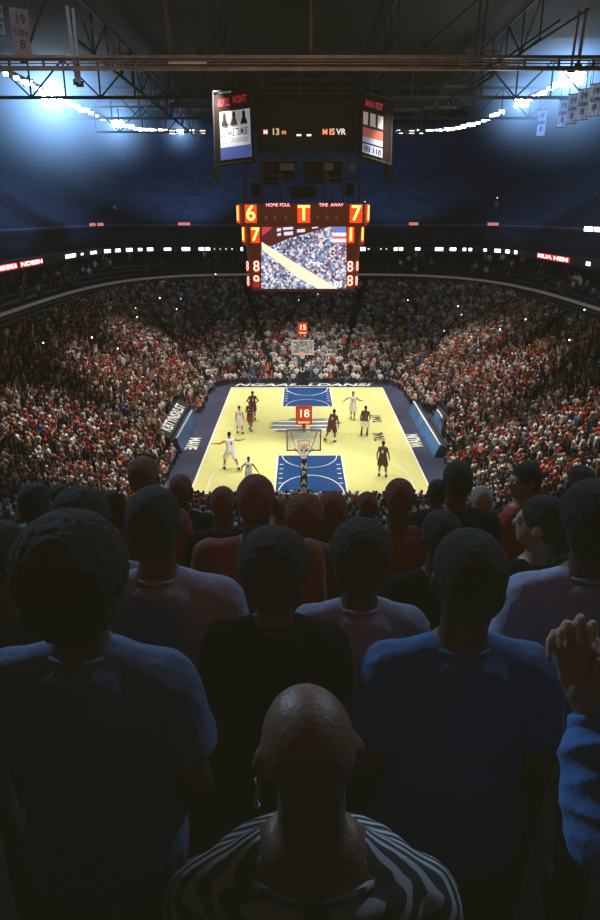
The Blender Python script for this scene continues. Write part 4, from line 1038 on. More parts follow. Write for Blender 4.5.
# fourth row
fp(144, 476, 4.2, 'short', M_hair_flare, 'dark', f_red2, label='person in a red shirt whose head rises highest above the pale grey tee', pose=dict(ELB))
fp(181, 489, 5.0, 'cropped', M_hair_flare, 'dark', f_blk, label='round head at the bright near-left corner of the court', pose=dict(ELB))
fp(457, 480, 3.85, 'short', M_hair, 'dark', f_blk, label='tall dark figure at the near right court corner', pose=dict(wide=1.15, **ELB))
fp(481, 500, 4.7, 'short', M_hairg, 'pale', f_blk, label='grey-haired person behind the tall dark figure', pose=dict(ELB))
fp(524, 480, 4.45, 'short', M_hair, 'tan', f_red, sleeve='long', label='dark-haired person in a bright red jacket, face in profile to the court', pose=dict(wide=1.0, turn=68, **ELB), yaw=.75)
fp(281, 509, 4.9, 'cropped', M_hair_flare, 'brown', f_brown, label='small head left of the near hoop mast', pose=dict(ELB))
fp(437, 492, 5.35, 'cropped', M_hair, 'dark', f_blk, label='small dark head touching the tall dark figure', pose=dict(ELB))
fp(60, 498, 4.8, 'short', M_hair, 'brown', f_brown, label='dark head behind the slate shirt at the left', pose=dict(ELB))
fp(580, 482, 4.9, 'short', M_hair, 'dark', f_dk, label='dark head above the white tee wearer at the right', pose=dict(ELB))

# ---------------------------------------------------------------- players
pl_white = mat('uniform_white', (.93, .92, .88), .7); pl_dark = mat('uniform_maroon', (.10, .03, .03), .7); pl_num = mat('uniform_number', (.05, .05, .12), .7); pl_num2 = mat('uniform_number_pale', (.8, .75, .6), .7); pl_red = mat('uniform_brick', (.30, .07, .05), .7)
def player(foot, head_py, jersey, shorts, skin, label, pose, yaw=0.0, num='', numm=pl_num, socks=None):
    P = at_z(*foot); J = skeleton(pose); top = (J['head0'] + J['HR'] @ Vector((0, 0, .245)))
    # size so the top of the head reaches head_py
    lo, hi = .6, 2.2
    for _ in range(30):
        s = (lo+hi)/2
        if project((P.x, P.y + .0, top.z*s))[1] > head_py: lo = s
        else: hi = s
    s = min(s, 1.42); print('PLAYER', label[:40], 's=%.2f' % s)
    e = empty('basketball_player', (P.x, P.y, .012), yaw, label, 'player', 'players on the court'); e.scale = (s, s, s)
    me = remesh(body_mb(pose, J), 'body', .016, 2); me.materials.append(SKINS[skin]); link('body', me, e)
    me = remesh(hair_mb(J, 'cropped'), 'hair', .014, 1); me.materials.append(M_hair); link('hair', me, e)
    me = remesh(shirt_mb(pose, J, 'none', .018), 'jersey', .016, 2); me.materials.append(jersey); j = link('jersey', me, e)
    me = remesh(legs_mb(J, .022, True), 'shorts', .018, 2); me.materials.append(shorts); link('shorts', me, e)
    for k in 'LR':
        shoe_mb(J, k).obj('shoe', M_shoe if socks is None else socks, e, smooth=True)
        b = MB(); b.cap(J['ank'+k], J['ank'+k].lerp(J['knee'+k], .35), .044, .052, 10); b.obj('sock', socks or M_white, e, smooth=True)
    if num:
        for sy in (-1, 1):
            c = J['pelvis'] + J['R'] @ Vector((0, sy*.150, .30)); M = Matrix.Translation(c) @ J['R'].to_4x4() @ (Matrix.Rotation(math.pi, 4, 'Z') if sy > 0 else Matrix.Identity(4)) @ FR
            text('jersey_number', num, numm, j, M, .2, bold=.006, extrude=.004)
WALK = dict(thigh=dict(L=(-.08, .35, -1), R=(.06, -.2, -1)), shin=dict(L=(-.02, -.1, -1), R=(.02, -.45, -1)))
STR = dict(thigh=dict(L=(-.25, .5, -1), R=(.2, -.5, -1)), shin=dict(L=(-.1, .0, -1), R=(.1, -.7, -1)))
player((240, 433.5), 406, pl_white, pl_white, 'tan', 'white-uniformed player walking, farther of the two at the left sideline', dict(lean=6, turn=-20, **WALK), yaw=.3, num='4')
player((253, 420), 391, pl_dark, pl_dark, 'brown', 'dark-uniformed player standing just behind the brick-red shorts', dict(ARMS['hips']), yaw=.2, num='2', numm=pl_num2)
player((250.5, 430.5), 401, pl_dark, pl_red, 'brown', 'player in brick-red shorts left of the centre logo', dict(lean=4, **WALK, **ARMS['folded']), yaw=2.8, num='9', numm=pl_num2)
player((231, 470), 431, pl_white, pl_white, 'tan', 'white-uniformed player striding with arms spread, nearer the left sideline', dict(lean=10, armL=((-1, .1, -.35), (-1, .3, .1)), armR=((1, .1, -.35), (1, .3, .05)), **STR), yaw=.5, num='3')
player((249, 488), 457, pl_white, pl_white, 'brown', 'white-uniformed player nearest the photographer, arms held low and wide', dict(lean=8, armL=((-.75, .1, -.9), (-.3, .4, -1)), armR=((.75, .1, -.9), (.6, .3, -1)), **WALK), yaw=-.2, num='5')
player((332, 442), 409, pl_dark, pl_dark, 'dark', 'dark-uniformed player leaning right of the centre logo', dict(lean=5, side=10, armR=((.5, .1, -1), (.1, .4, -1)), thigh=dict(L=(-.3, -.1, -1), R=(.1, .1, -1)), shin=dict(L=(-.4, -.1, -1), R=(.05, -.1, -1))), yaw=-.5, num='7', numm=pl_num2)
player((352.5, 419.5), 391.5, pl_white, pl_white, 'tan', 'white-uniformed player farthest away, arms out', dict(lean=0, armL=((-.9, .2, -.6), (-.6, .5, .1)), armR=((.9, .2, -.5), (.5, .5, -.4)), **WALK), yaw=2.9, num='1')
player((364, 436), 407, pl_dark, pl_white, 'brown', 'player in dark top and white shorts bending with hands on knees', dict(lean=32, nod=-10, armL=((-.35, .35, -1), (.15, .2, -1)), armR=((.35, .35, -1), (-.15, .2, -1)), thigh=dict(L=(-.15, .4, -1), R=(.15, .4, -1)), shin=dict(L=(-.02, -.35, -1), R=(.02, -.35, -1))), yaw=-.3, socks=M_shoe)
player((382, 476.5), 441, pl_dark, pl_dark, 'brown', 'dark-uniformed player standing alone at the near right wing', dict(lean=3, armL=((-.35, 0, -1), (.0, .1, -1)), armR=((.4, -.1, -1), (.1, .3, -1)), thigh=dict(L=(-.12, .1, -1), R=(.16, .0, -1)), shin=dict(L=(-.02, -.1, -1), R=(.08, -.1, -1))), yaw=-.3, num='8', numm=pl_num2)

# ================================================================ COURTSIDE BOARDS
def led_board(x0, y0, y1, h, inward, label, m, top=M_white):
    e = empty('advertising_barrier', (x0, (y0+y1)/2, 0), 0, label, 'advertising barrier'); L = y1-y0
    b = MB(); s = inward
    b.add([(0, -L/2, .0), (0, L/2, .0), (s*.35*-1, L/2, h), (s*.35*-1, -L/2, h)], [(0, 1, 2, 3)]); b.obj('led_face', m, e)
    b = MB(); b.add([(-s*.02, -L/2, 0), (-s*.02, L/2, 0), (-s*.37, L/2, h-.01), (-s*.37, -L/2, h-.01), (-s*.8, -L/2, 0), (-s*.8, L/2, 0), (-s*.8, -L/2, h*.8), (-s*.8, L/2, h*.8)], [(0, 1, 2, 3), (3, 2, 7, 6), (6, 7, 5, 4), (0, 3, 6, 4), (1, 5, 7, 2)]); b.obj('casing', M_navy, e)
    b = MB(); b.bar((-s*.36, -L/2, h), (-s*.36, L/2, h), .12, .05); b.obj('top_edge', top, e)
def led_mat(name, c0, st):
    m = bpy.data.materials.new(name); m.use_nodes = True; nt = m.node_tree; b = nt.nodes['Principled BSDF']; tc = nt.nodes.new('ShaderNodeTexCoord')
    n = nt.nodes.new('ShaderNodeTexNoise'); n.inputs['Scale'].default_value = .8; nt.links.new(tc.outputs['Object'], n.inputs['Vector'])
    cr = nt.nodes.new('ShaderNodeValToRGB'); nt.links.new(n.outputs[0], cr.inputs[0]); cr.color_ramp.elements[0].position = .35; cr.color_ramp.elements[0].color = (*[c*.55 for c in c0], 1); cr.color_ramp.elements[1].position = .65; cr.color_ramp.elements[1].color = (*c0, 1)
    nt.links.new(cr.outputs[0], b.inputs['Emission Color']); nt.links.new(cr.outputs[0], b.inputs['Base Color']); b.inputs['Emission Strength'].default_value = st; return m
M_led_b = led_mat('led_blue_face', (.045, .15, .34), .45)
led_board(7.95, 42.2, 53.2, .85, -1, 'long sloping blue advertising barrier along the right sideline', M_led_b)
led_board(9.3, 46.8, 50.6, .9, -1, 'short blue advertising barrier set behind the long right one', M_led_b)
led_board(-8.25, 43.0, 49.8, 1.05, 1, 'blue advertising barrier along the left sideline', led_mat('led_blue_dim', (.03, .08, .20), .35), top=mat('top_pale_blue', (.30, .42, .62), .5))
e = empty('scorers_sign', (-9.45, 47.2, .12), 0, 'black sign band with white letters behind the left barrier', 'sign')
b = MB(); b.add([(.45, -4.4, .95), (.45, 4.4, .95), (-.45, 4.4, 1.35), (-.45, -4.4, 1.35), (.45, -4.4, 0), (.45, 4.4, 0), (-.45, 4.4, 0), (-.45, -4.4, 0)], [(0, 1, 2, 3), (0, 4, 5, 1), (3, 2, 6, 7), (0, 3, 7, 4), (1, 5, 6, 2)]); b.obj('panel', M_black, e)
tm = Matrix.Translation((0, 0, 1.16)) @ Matrix(((0, -.91, .41, 0), (1, 0, 0, 0), (0, .41, .91, 0), (0, 0, 0, 1))) @ Matrix.Rotation(0, 4, 'Z')
text('lettering', 'KBTYNSXLST', M_white, e, tm, 1.0, bold=.02, sx=1.1)

# ================================================================ CROWD
COLS = {'white': (.80, .78, .74), 'red': (.46, .045, .035), 'dark red': (.22, .02, .02), 'black': (.02, .02, .022), 'grey': (.25, .25, .27), 'blue': (.06, .16, .45), 'tan': (.45, .32, .20), 'navy': (.03, .045, .12), 'orange': (.75, .18, .05), 'cream': (.70, .62, .48)}
CW = {'white': .18, 'red': .16, 'dark red': .14, 'black': .25, 'grey': .08, 'blue': .03, 'tan': .05, 'navy': .08, 'orange': .02, 'cream': .05}
SK = [(.55, .34, .25), (.42, .24, .16), (.22, .11, .07), (.10, .05, .03)]; SKW = [.42, .22, .18, .18]
HR_ = {'black': (.012, .01, .01), 'brown': (.06, .03, .015), 'blond': (.42, .28, .12), 'grey': (.4, .38, .36), 'white-capped': (.8, .8, .78), 'red-capped': (.5, .03, .03)}; HW = [.52, .22, .08, .05, .07, .06]
def low_template(kind):
    """tiny figure: verts, faces, part id (0 skin,1 hair,2 shirt,3 trousers)"""
    V = []; Fc = []; Pt = []
    def add(mb, part):
        o = len(V); V.extend(mb.v); Fc.extend([tuple(i+o for i in f_) for f_ in mb.f]); Pt.extend([part]*len(mb.v))
    sit = kind == 'sit'; dz = -.40 if sit else 0
    b = MB(); b.loft([(0, 0, .90+dz), (0, 0, 1.15+dz), (0, 0, 1.36+dz), (0, 0, 1.47+dz)], [(.16, .12), (.16, .12), (.20, .125), (.07, .06)], side=(1, 0, 0), seg=6); add(b, 2)
    b = MB(); b.ell((0, .02, 1.60+dz), (.085, .10, .125), None, 7, 5); add(b, 0)
    b = MB(); b.ell((0, -.015, 1.645+dz), (.095, .11, .105), None, 7, 4); add(b, 1)
    for s in (-1, 1):
        S = Vector((s*.2, 0, 1.40+dz))
        if kind == 'up': E = S+Vector((s*.14, .05, .22)); W = E+Vector((-s*.03, .03, .25))
        elif kind == 'clap': E = S+Vector((s*.08, .12, -.22)); W = E+Vector((-s*.18, .16, .12))
        elif sit: E = S+Vector((s*.05, .08, -.24)); W = E+Vector((-s*.08, .2, -.08))
        else: E = S+Vector((s*.06, .0, -.27)); W = E+Vector((0, .1, -.22))
        b = MB(); b.loft([S, E], [.06, .05], seg=4); add(b, 2)
        b = MB(); b.loft([E, W+(W-E)*.4], [.042, .035], seg=4); add(b, 0)
        b = MB()
        if sit: b.loft([(s*.09, 0, .52), (s*.1, .38, .52)], [.08, .07], seg=4); b.loft([(s*.1, .38, .52), (s*.1, .36, .02)], [.06, .05], seg=4)
        else: b.loft([(s*.09, 0, .95), (s*.1, 0, .02)], [.10, .06], seg=4)
        add(b, 3)
    return V, Fc, Pt
TEMPL = {k: low_template(k) for k in ('stand', 'clap', 'up', 'sit')}
seats = []
def add_seats(prof_fn, rows, spacing, skip, aisles, ymin=None):
    for k in rows:
        last = None; acc = 0; n_ = 1400; pts = [prof_fn(k, 2*math.pi*i/n_) for i in range(n_+1)]
        nxt = random.uniform(0, spacing)
        for i in range(n_):
            (x0, y0, z0), (x1, y1, z1) = pts[i], pts[i+1]; L = math.hypot(x1-x0, y1-y0)
            while acc + L >= nxt:
                t = (nxt-acc)/max(L, 1e-6); x = x0+(x1-x0)*t; y = y0+(y1-y0)*t; z = z0+(z1-z0)*t
                nxt += spacing
                if ymin and y < ymin: continue
                if y < CY-13.2 and abs(x) < 8.5 and rows[0] == 0 and k < 2 and len(rows) > 2: continue
                # aisles: radial gaps
                ang = math.atan2((y-CY)/1.6, x)
                if any(abs(ang-a)*math.hypot(x, (y-CY)/1.6) < .34 for a in aisles): continue
                if random.random() < skip: continue
                seats.append([x+random.uniform(-.08, .08), y+random.uniform(-.08, .08), z, k])
            acc += L
AISLES = [-2.5, -.62, .12, .70, 1.25, 1.90, 2.45, 3.02]
def pf(k, t):
    u = (k+.55)/NROW; x, y = bowl_xy(u, t); return (x, y, bowl_h(k, y))
add_seats(pf, range(NROW-5), .45, .05, AISLES, ymin=16)
def pj(k, t):
    x, y, z = pf(k, t); return (x, y+.38, z)
add_seats(pj, range(0, NROW-5, 1), .55, .25, AISLES, ymin=CY+17)
def pc(k, t):
    x, y = ring(8.72-.35*k, 14.45-.5*k, 9, t); return (x, y, 0.0)
n0 = len(seats); add_seats(pc, (0,), .42, .06, [], ymin=16)
seats[n0:] = [q_ for q_ in seats[n0:] if abs(q_[0]) > 1.0 and not (abs(q_[0]) > 6.8 and ((q_[0] > 0 and 41.3 < q_[1] < 55.2) or (q_[0] < 0 and 42.5 < q_[1] < 52.4))) and not (q_[1] < CY-13 and abs(q_[0]) < 7.8)]
seats = [q_ for q_ in seats if not (-10.1 < q_[0] < -8.6 and 42.2 < q_[1] < 52.2) and not (8.9 < q_[0] < 10.3 and 46.6 < q_[1] < 51.8)]
def pm(k, t):
    x, y = ring(21.7+.75*(k+.6), 35.4+.8*(k+.6), 4.5, t); return (x, y, 7.9+.4*k)
add_seats(pm, range(4), .7, .8, AISLES, ymin=30)
def pu(k, t):
    x, y = ring(24.8+.6*(k+.6), 39.2+.95*(k+.6), 8, t); return (x, y, 13.5+.42*k)
add_seats(pu, range(0, 5), 1.8, .985, AISLES, ymin=30)
vis = []
for x, y, z, k in seats:
    q = project((x, y, z+1.2))
    if -70 < q[0] < 670 and q[1] < 560:
        vis.append((x, y, z, k, q))
print('SEATS in view', len(vis))
# front people hide what lies below this skyline
def skyline(px):
    pts = [(0, 515), (22, 486), (50, 486), (60, 495), (120, 490), (131, 460), (158, 460), (170, 472), (195, 474), (205, 492), (240, 476), (272, 478), (285, 500), (345, 500), (358, 490), (388, 482), (412, 482), (432, 490), (442, 462), (470, 462), (492, 492), (510, 464), (540, 464), (560, 488), (600, 480)]
    for a, b_ in zip(pts, pts[1:]):
        if a[0] <= px <= b_[0]: return a[1] + (b_[1]-a[1])*(px-a[0])/(b_[0]-a[0]+1e-6)
    return 480
cand = [i for i, s_ in enumerate(vis) if 3 < s_[4][0] < 597 and project((s_[0], s_[1], s_[2]+1.5))[1] < skyline(s_[4][0])]
cand.sort(key=lambda i: vis[i][4][2])
indiv = set(cand[:285])
names = list(COLS); wts = np.array([CW[n_] for n_ in names]); wts = wts/wts.sum(); hn = list(HR_)
def look(x, y, z):
    near = math.exp(-max(0, z-.3)/3.0)
    w = wts.copy(); w[names.index('white')] *= 1+.9*near; w[names.index('cream')] *= 1+near
    if x < 0 and z > 1.5: w[names.index('red')] *= 1.5; w[names.index('dark red')] *= 1.3
    if y > CY+13.5:
        for c_, f_ in (('red', .45), ('dark red', .6), ('blue', .7), ('grey', 1.6), ('white', 1.2)): w[names.index(c_)] *= f_
    w /= w.sum(); return names[rng.choice(len(names), p=w)], hn[rng.choice(len(hn), p=HW)], int(rng.choice(4, p=SKW)), ('sit' if z < .05 or (y < CY-13.5 and abs(x) < 9.5) else ['stand', 'clap', 'up', 'sit'][rng.choice(4, p=[.40, .2, .10, .30])])
# many: one mesh
by = {k: [] for k in TEMPL}
for i, (x, y, z, k, q) in enumerate(vis):
    if i in indiv: continue
    c_, h_, s_, kind = look(x, y, z)
    by[kind].append((x, y, z, c_, h_, s_))
Vs = []; Fs = []; Cs = []; off = 0; sizes = []
for kind, L in by.items():
    if not L: continue
    tv, tf, tp_ = TEMPL[kind]; tv = np.array([tuple(v_) for v_ in tv]); tp_ = np.array(tp_)
    A = np.array([(a[0], a[1], a[2]) for a in L]); n_ = len(L)
    yaw = np.arctan2(-(0-A[:, 0])*-1, 1)*0
    dx = 0-A[:, 0]; dy = CY-A[:, 1]; yaw = np.arctan2(-dx, dy) + rng.normal(0, .3, n_); sc = rng.uniform(.80, .94, n_)
    cs, sn = np.cos(yaw), np.sin(yaw)
    X = tv[None, :, 0]*sc[:, None]; Y = tv[None, :, 1]*sc[:, None]; Z = tv[None, :, 2]*sc[:, None]
    P = np.stack([X*cs[:, None]-Y*sn[:, None]+A[:, 0:1], X*sn[:, None]+Y*cs[:, None]+A[:, 1:2], Z+A[:, 2:3]], -1)
    pal = np.zeros((n_, 4, 4)); pal[..., 3] = 1
    for i, a in enumerate(L):
        br = rng.uniform(.7, 1.15)
        pal[i, 0, :3] = np.array(SK[a[5]]); pal[i, 1, :3] = HR_[a[4]]; pal[i, 2, :3] = np.array(COLS[a[3]])*br; pal[i, 3, :3] = (.03, .03, .045) if rng.random() < .7 else (.12, .13, .2)
    col = pal[:, tp_, :]
    Vs.append(P.reshape(-1, 3)); Cs.append(col.reshape(-1, 4))
    nv = len(tv)
    for i in range(n_):
        o_ = off + i*nv
        Fs.extend([tuple(j+o_ for j in f_) for f_ in tf])
    off += n_*nv
V = np.concatenate(Vs); Cc = np.concatenate(Cs)
me = bpy.data.meshes.new('packed_crowd'); me.from_pydata(V.tolist(), [], Fs); me.update()
at_ = me.attributes.new('tint', 'FLOAT_COLOR', 'POINT'); at_.data.foreach_set('color', Cc.astype(np.float32).ravel())
mc = bpy.data.materials.new('crowd_clothes'); mc.use_nodes = True; nt = mc.node_tree; an = nt.nodes.new('ShaderNodeAttribute'); an.attribute_name = 'tint'
nt.links.new(an.outputs['Color'], nt.nodes['Principled BSDF'].inputs['Base Color']); nt.nodes['Principled BSDF'].inputs['Roughness'].default_value = .9
me.materials.append(mc); pc = link('packed_crowd', me); tag(pc, 'packed crowd of spectators filling the stands beyond the nearest rows', 'crowd', None, 'stuff')
# nearest spectators: one object each
MID = {}
def classify(me, prims):
    n_ = len(me.polygons); c = np.zeros(n_*3); me.polygons.foreach_get('center', c); c = c.reshape(-1, 3); best = np.full(n_, 1e9); mi = np.zeros(n_, int)
    for p0, p1, r, m in prims:
        a = np.array(p0); d = np.array(p1)-a; L2_ = max(1e-9, d @ d); t = np.clip(((c-a) @ d)/L2_, 0, 1); dist = np.linalg.norm(c-(a+t[:, None]*d), axis=1)-r
        k = dist < best; best[k] = dist[k]; mi[k] = m
    me.polygons.foreach_set('material_index', mi.astype(np.int32))
def mid_mesh(kind, hs):
    if (kind, hs) in MID: return MID[(kind, hs)]
    pose = dict(ARMS[{'stand': 'down', 'clap': 'clap', 'up': 'up', 'sit': 'down', 'folded': 'folded', 'oneup': 'oneup'}[kind]])
    if kind == 'sit': pose.update(thigh=dict(L=(-.15, 1, -.05), R=(.15, 1, -.05)), shin=dict(L=(0, -.05, -1), R=(0, -.05, -1)), armL=((-.2, .3, -1), (.3, .9, -.3)), armR=((.2, .3, -1), (-.3, .9, -.3)))
    J = skeleton(pose); b = body_mb(pose, J, detail=False, m=0)
    for q in (hair_mb(J, hs, m=1), shirt_mb(pose, J, 'tee', .02, m=2), legs_mb(J, .015, False, m=3)):
        o = len(b.v); b.v += q.v; b.f += [tuple(i+o for i in f_) for f_ in q.f]; b.m += q.m; b.prims += q.prims
    pr = list(b.prims); P_ = J['pelvis']
    pr += [(J['waist'], J['chest'], .145, 2), (J['pelvis'], J['waist'], .13, 2), (J['shL'], J['shR'], .075, 2), (hp(J, (0, .06, .09)), hp(J, (0, .07, .13)), .05, 0)]
    b.m = [0]*len(b.f); me = remesh(b, 'spectator', .030, 1); classify(me, pr)
    for i in range(4): me.materials.append(None)
    MID[(kind, hs)] = me; return me
CM = {n_: fabric('spectator_'+n_.replace(' ', '_'), c_) for n_, c_ in COLS.items()}
HM = {n_: mat('spectator_hair_'+n_, c_, .8) for n_, c_ in HR_.items()}
SKM = [mat('spectator_skin_%s' % n_, SK[i], .6) for i, n_ in enumerate(('fair', 'olive', 'brown', 'dark'))]
used = {}
POSE_T = {'stand': 'standing with arms down', 'clap': 'clapping', 'up': 'with both arms up', 'sit': 'seated', 'folded': 'with folded arms', 'oneup': 'with one arm raised'}
order = sorted(indiv, key=lambda i: vis[i][4][2])
for i in order:
    x, y, z, k, q = vis[i]
    for attempt in range(60):
        c_, h_, s_, kind = look(x, y, z)
        if kind == 'stand' and random.random() < .3: kind = 'folded'
        if kind == 'up' and random.random() < .5: kind = 'oneup'
        zone = ('behind the near baseline' if abs(x) < 8 and y < CY-10 else 'in the left stand' if x < 0 else 'in the right stand')
        row = 'front row' if k < 3 else 'low row' if k < 7 else 'middle row' if k < 12 else 'high row'
        key = (c_, h_, kind, zone, row)
        if key not in used: break
    used[key] = used.get(key, 0)+1
    me = mid_mesh(kind, 'short' if h_ not in ('blond',) else 'long')
    o = link('spectator', me); o.location = (x, y, z); o.rotation_euler = (0, 0, math.atan2(x, CY-y)+random.gauss(0, .25)); s2 = random.uniform(.80, .90); o.scale = (s2, s2, s2*1.02)
    for j, m_ in enumerate((SKM[s_], HM[h_], CM[c_], M_trou)):
        o.material_slots[j].link = 'OBJECT'; o.material_slots[j].material = m_
    hl = h_ + (' hair' if 'capped' not in h_ else '')
    skn = ('fair', 'olive', 'brown', 'dark')[s_]
    lab = f'{hl.replace(" hair", "-haired")} spectator in {c_} top {POSE_T[kind]}, {row} {zone}'
    tag(o, lab, 'person', 'spectators, ' + lab if used[key] > 1 else 'spectators in the nearest rows')
    o['lk'] = lab
dupl = {}
for o in C.objects:
    if 'lk' in o: dupl.setdefault(o['lk'], []).append(o)
for L in dupl.values():
    if len(L) > 1:
        for o in L: o['group'] = 'alike: ' + L[0]['lk']
    for o in L: del o['lk']
print('dup labels', sum(len(L) > 1 for L in dupl.values()))
# tiny bright points in the dark stands (camera flashes, phone lights)
b = MB(); b.ell((0, 0, 0), .05, None, 8, 6); fm = b.mesh('flash', True); fm.materials.append(mat('flash_light', (1, 1, 1), .5, emit=3.5, ecol=(.95, .93, .88)))
for (px, py) in ((135, 309), (161, 300), (137, 317), (176, 311), (66, 208), (199, 200), (461, 307), (461, 315), (408, 300), (514, 206), (526, 209), (573, 198), (398, 199), (527, 319), (214, 268), (90, 335), (44, 344), (570, 340), (500, 330), (180, 300), (445, 330), (118, 350), (590, 300), (20, 225), (548, 206), (300, 300), (318, 296)):
    best = None
    for s_ in vis:
        qq = project((s_[0], s_[1], s_[2]+1.75)); d_ = (qq[0]-px)**2+(qq[1]-py)**2
        if best is None or d_ < best[0]: best = (d_, s_)
    s_ = best[1]; o = link('camera_flash', fm); o.location = (s_[0], s_[1], s_[2]+1.80); v_ = random.uniform(.7, 1.4); o.scale = (v_, v_, v_)
    tag(o, 'tiny white point of a flash or phone light held up in the dark stands', 'light', 'points of light in the stands')

# ================================================================ LIGHT
def lamp(name, kind, locn, energy, col, target=None, **k):
    l = bpy.data.lights.new(name, kind); l.energy = energy; l.color = col
    for a, v_ in k.items(): setattr(l, a, v_)
    o = bpy.data.objects.new(name, l); C.objects.link(o); o.location = locn
    if target is not None:
        o.rotation_euler = (Vector(target)-Vector(locn)).to_track_quat('-Z', 'Y').to_euler()
    return o
for x in (-6, 6):
    for y in (38, 47, 55, 62):
        lamp('court_spotlight', 'SPOT', (x, y, 22.2), 8300, (1.0, .96, .86), (x*.5, y-.8, 0), spot_size=math.radians(65), spot_blend=1.0, shadow_soft_size=.3)
for x, tx in ((-8, -13.0), (8, 13.0)):
    for y in (35, 48, 59):
        lamp('stand_spotlight', 'SPOT', (x*1.2, y, 22), 16500, (1.0, .86, .76), (tx*.92, y, 1), spot_size=math.radians(43), spot_blend=1.0, shadow_soft_size=.25)
lamp('far_stand_spotlight', 'SPOT', (0, 54, 22), 9000, (.95, .92, .92), (0, 65, 0), spot_size=math.radians(42), spot_blend=1.0, shadow_soft_size=.25)
# added blue spots on the walls and upper deck, imitating blue haze
for x, y, z, e_, tgt in ((-13, 58, 17, 9360, (-34, 66, 22)), (-15, 72, 17, 9360, (-34, 84, 22)), (-11, 80, 17, 8320, (-18, 102, 22)), (0, 80, 17, 4420, (0, 103, 22)), (11, 60, 17, 3380, (34, 70, 22)), (13, 74, 17, 4680, (34, 88, 22)), (9, 80, 17, 4680, (14, 103, 22))):
    lamp('wall_haze_fill', 'SPOT', (x, y, z), e_*.8, (.20, .42, 1.0), tgt, spot_size=math.radians(80), spot_blend=1.0, shadow_soft_size=1.0)
lamp('court_front_fill', 'SPOT', (0, 17, 19.5), 16000, (1.0, .97, .88), (0, CY-2, 1), spot_size=math.radians(34), spot_blend=.8, shadow_soft_size=.3)  # added low fill, lights the players from the camera side
lamp('banner_fill', 'POINT', (13, 52, 20.5), 600, (.7, .85, 1.0), shadow_soft_size=.6)  # added fill so the right banners show, no fitting there
lamp('catwalk_fill', 'SPOT', (0, 34, 18.5), 650, (1.0, .72, .58), (0, 43.5, 22.8), spot_size=math.radians(120), spot_blend=1.0, shadow_soft_size=.6)  # spot from below brightening the catwalk beam, no fitting modelled
# cool top light reaching the balcony, added warm spot imitating flare over its middle
lamp('balcony_toplight', 'AREA', (-12, 16, 23.5), 1700, (.40, .66, 1.0), (-.5, 2, 13.2), size=1.5)
lamp('balcony_toplight_right', 'AREA', (9, 13, 23.5), 750, (.50, .72, 1.0), (.2, 2, 13.2), size=1.5)
lamp('balcony_flare_fill', 'SPOT', (-.9, -1.9, 17.5), 190, (1.0, .30, .12), (-.65, 3.8, 13.4), spot_size=math.radians(28), spot_blend=1.0, shadow_soft_size=.6)
lamp('left_banner_fill', 'POINT', (-14, 38, 23.5), 160, (.8, .85, 1.0), shadow_soft_size=.5)  # fill that brightens the left banners, no fitting modelled
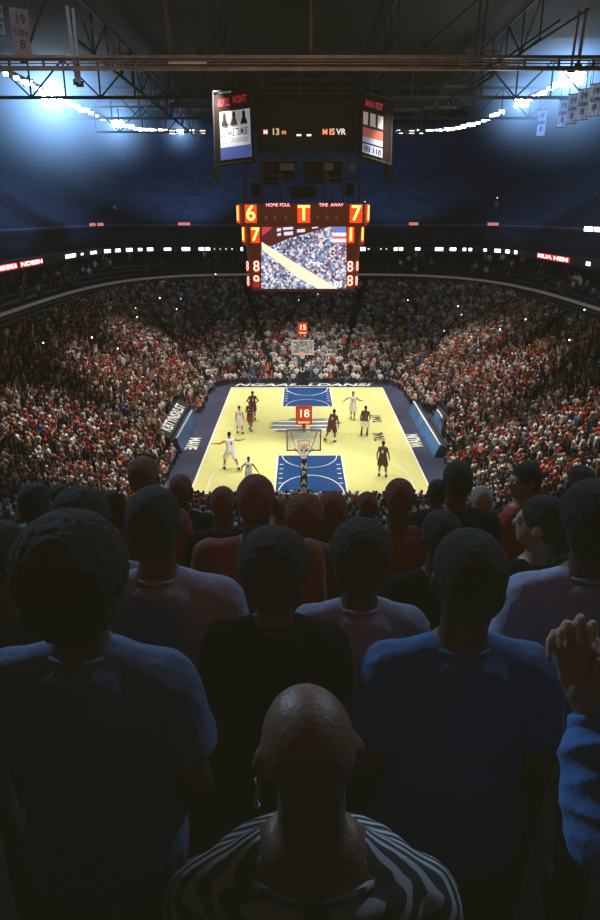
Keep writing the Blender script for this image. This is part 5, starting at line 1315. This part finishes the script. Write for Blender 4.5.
# glowing haze round the floodlights
def haze(name, locn, rad, col, k, power, label):
    m = bpy.data.materials.new(name); m.use_nodes = True; nt = m.node_tree; nt.nodes.remove(nt.nodes['Principled BSDF'])
    tc = nt.nodes.new('ShaderNodeTexCoord'); ln = nt.nodes.new('ShaderNodeVectorMath'); ln.operation = 'LENGTH'; nt.links.new(tc.outputs['Object'], ln.inputs[0])
    a = nt.nodes.new('ShaderNodeMath'); a.operation = 'SUBTRACT'; a.inputs[0].default_value = 1; a.use_clamp = True; nt.links.new(ln.outputs['Value'], a.inputs[1])
    p_ = nt.nodes.new('ShaderNodeMath'); p_.operation = 'POWER'; p_.inputs[1].default_value = power; nt.links.new(a.outputs[0], p_.inputs[0])
    p2 = nt.nodes.new('ShaderNodeMath'); p2.operation = 'POWER'; p2.inputs[1].default_value = 36; nt.links.new(a.outputs[0], p2.inputs[0]); ad = nt.nodes.new('ShaderNodeMath'); ad.operation = 'MULTIPLY_ADD'; ad.inputs[1].default_value = 22; nt.links.new(p2.outputs[0], ad.inputs[0]); nt.links.new(p_.outputs[0], ad.inputs[2])
    q_ = nt.nodes.new('ShaderNodeMath'); q_.operation = 'MULTIPLY'; q_.inputs[1].default_value = k; nt.links.new(ad.outputs[0], q_.inputs[0])
    e = nt.nodes.new('ShaderNodeVolumePrincipled'); e.inputs['Emission Color'].default_value = (*col, 1); nt.links.new(q_.outputs[0], e.inputs['Emission Strength']); e.inputs['Density'].default_value = 0
    nt.links.new(e.outputs[0], nt.nodes['Material Output'].inputs['Volume'])
    b = MB(); b.ell((0, 0, 0), 1.0, None, 24, 16); o = b.obj(name, m); o.location = locn; o.scale = rad
    tag(o, label, 'haze', None, 'stuff'); return o
for i, (x, y, z, s_, st) in enumerate(HALO):
    r = (14.0, 9.0, 6.0, 8.0, 11.0)[i]
    haze('lamp_haze', (x, y, z), (r, r, r), (.26, .52, 1.0), (.75, .55, .45, .55, .65)[i], 6, 'bright haze glowing around the ' + ('largest left', 'second left', 'smallest left', 'smaller right', 'biggest right')[i] + ' floodlight')
SC.cycles.volume_max_steps = 96

wd = bpy.data.worlds.new('arena_air'); SC.world = wd; wd.use_nodes = True
bg = wd.node_tree.nodes['Background']; bg.inputs[0].default_value = (.55, .52, .40, 1); bg.inputs[1].default_value = .014

# ================================================================ CAMERA
cd = bpy.data.cameras.new('camera'); cam = bpy.data.objects.new('camera', cd); C.objects.link(cam)
cam.location = CAM; cam.rotation_euler = (math.pi/2-TH, 0, 0)
cd.sensor_fit = 'VERTICAL'; cd.sensor_height = 36; cd.lens = F/920*36; cd.clip_start = .05; cd.clip_end = 400
SC.camera = cam
SC.view_settings.view_transform = 'Standard'
SC.view_settings.look = 'None'
SC.view_settings.use_curve_mapping = True
SC.view_settings.curve_mapping.black_level = (-.0085, -.0080, -.0045)
SC.cycles.use_denoising = True
SC.cycles.max_bounces = 5; SC.cycles.diffuse_bounces = 3; SC.cycles.glossy_bounces = 2
SC.cycles.sample_clamp_indirect = 4
bpy.data.collections.remove(TMP)
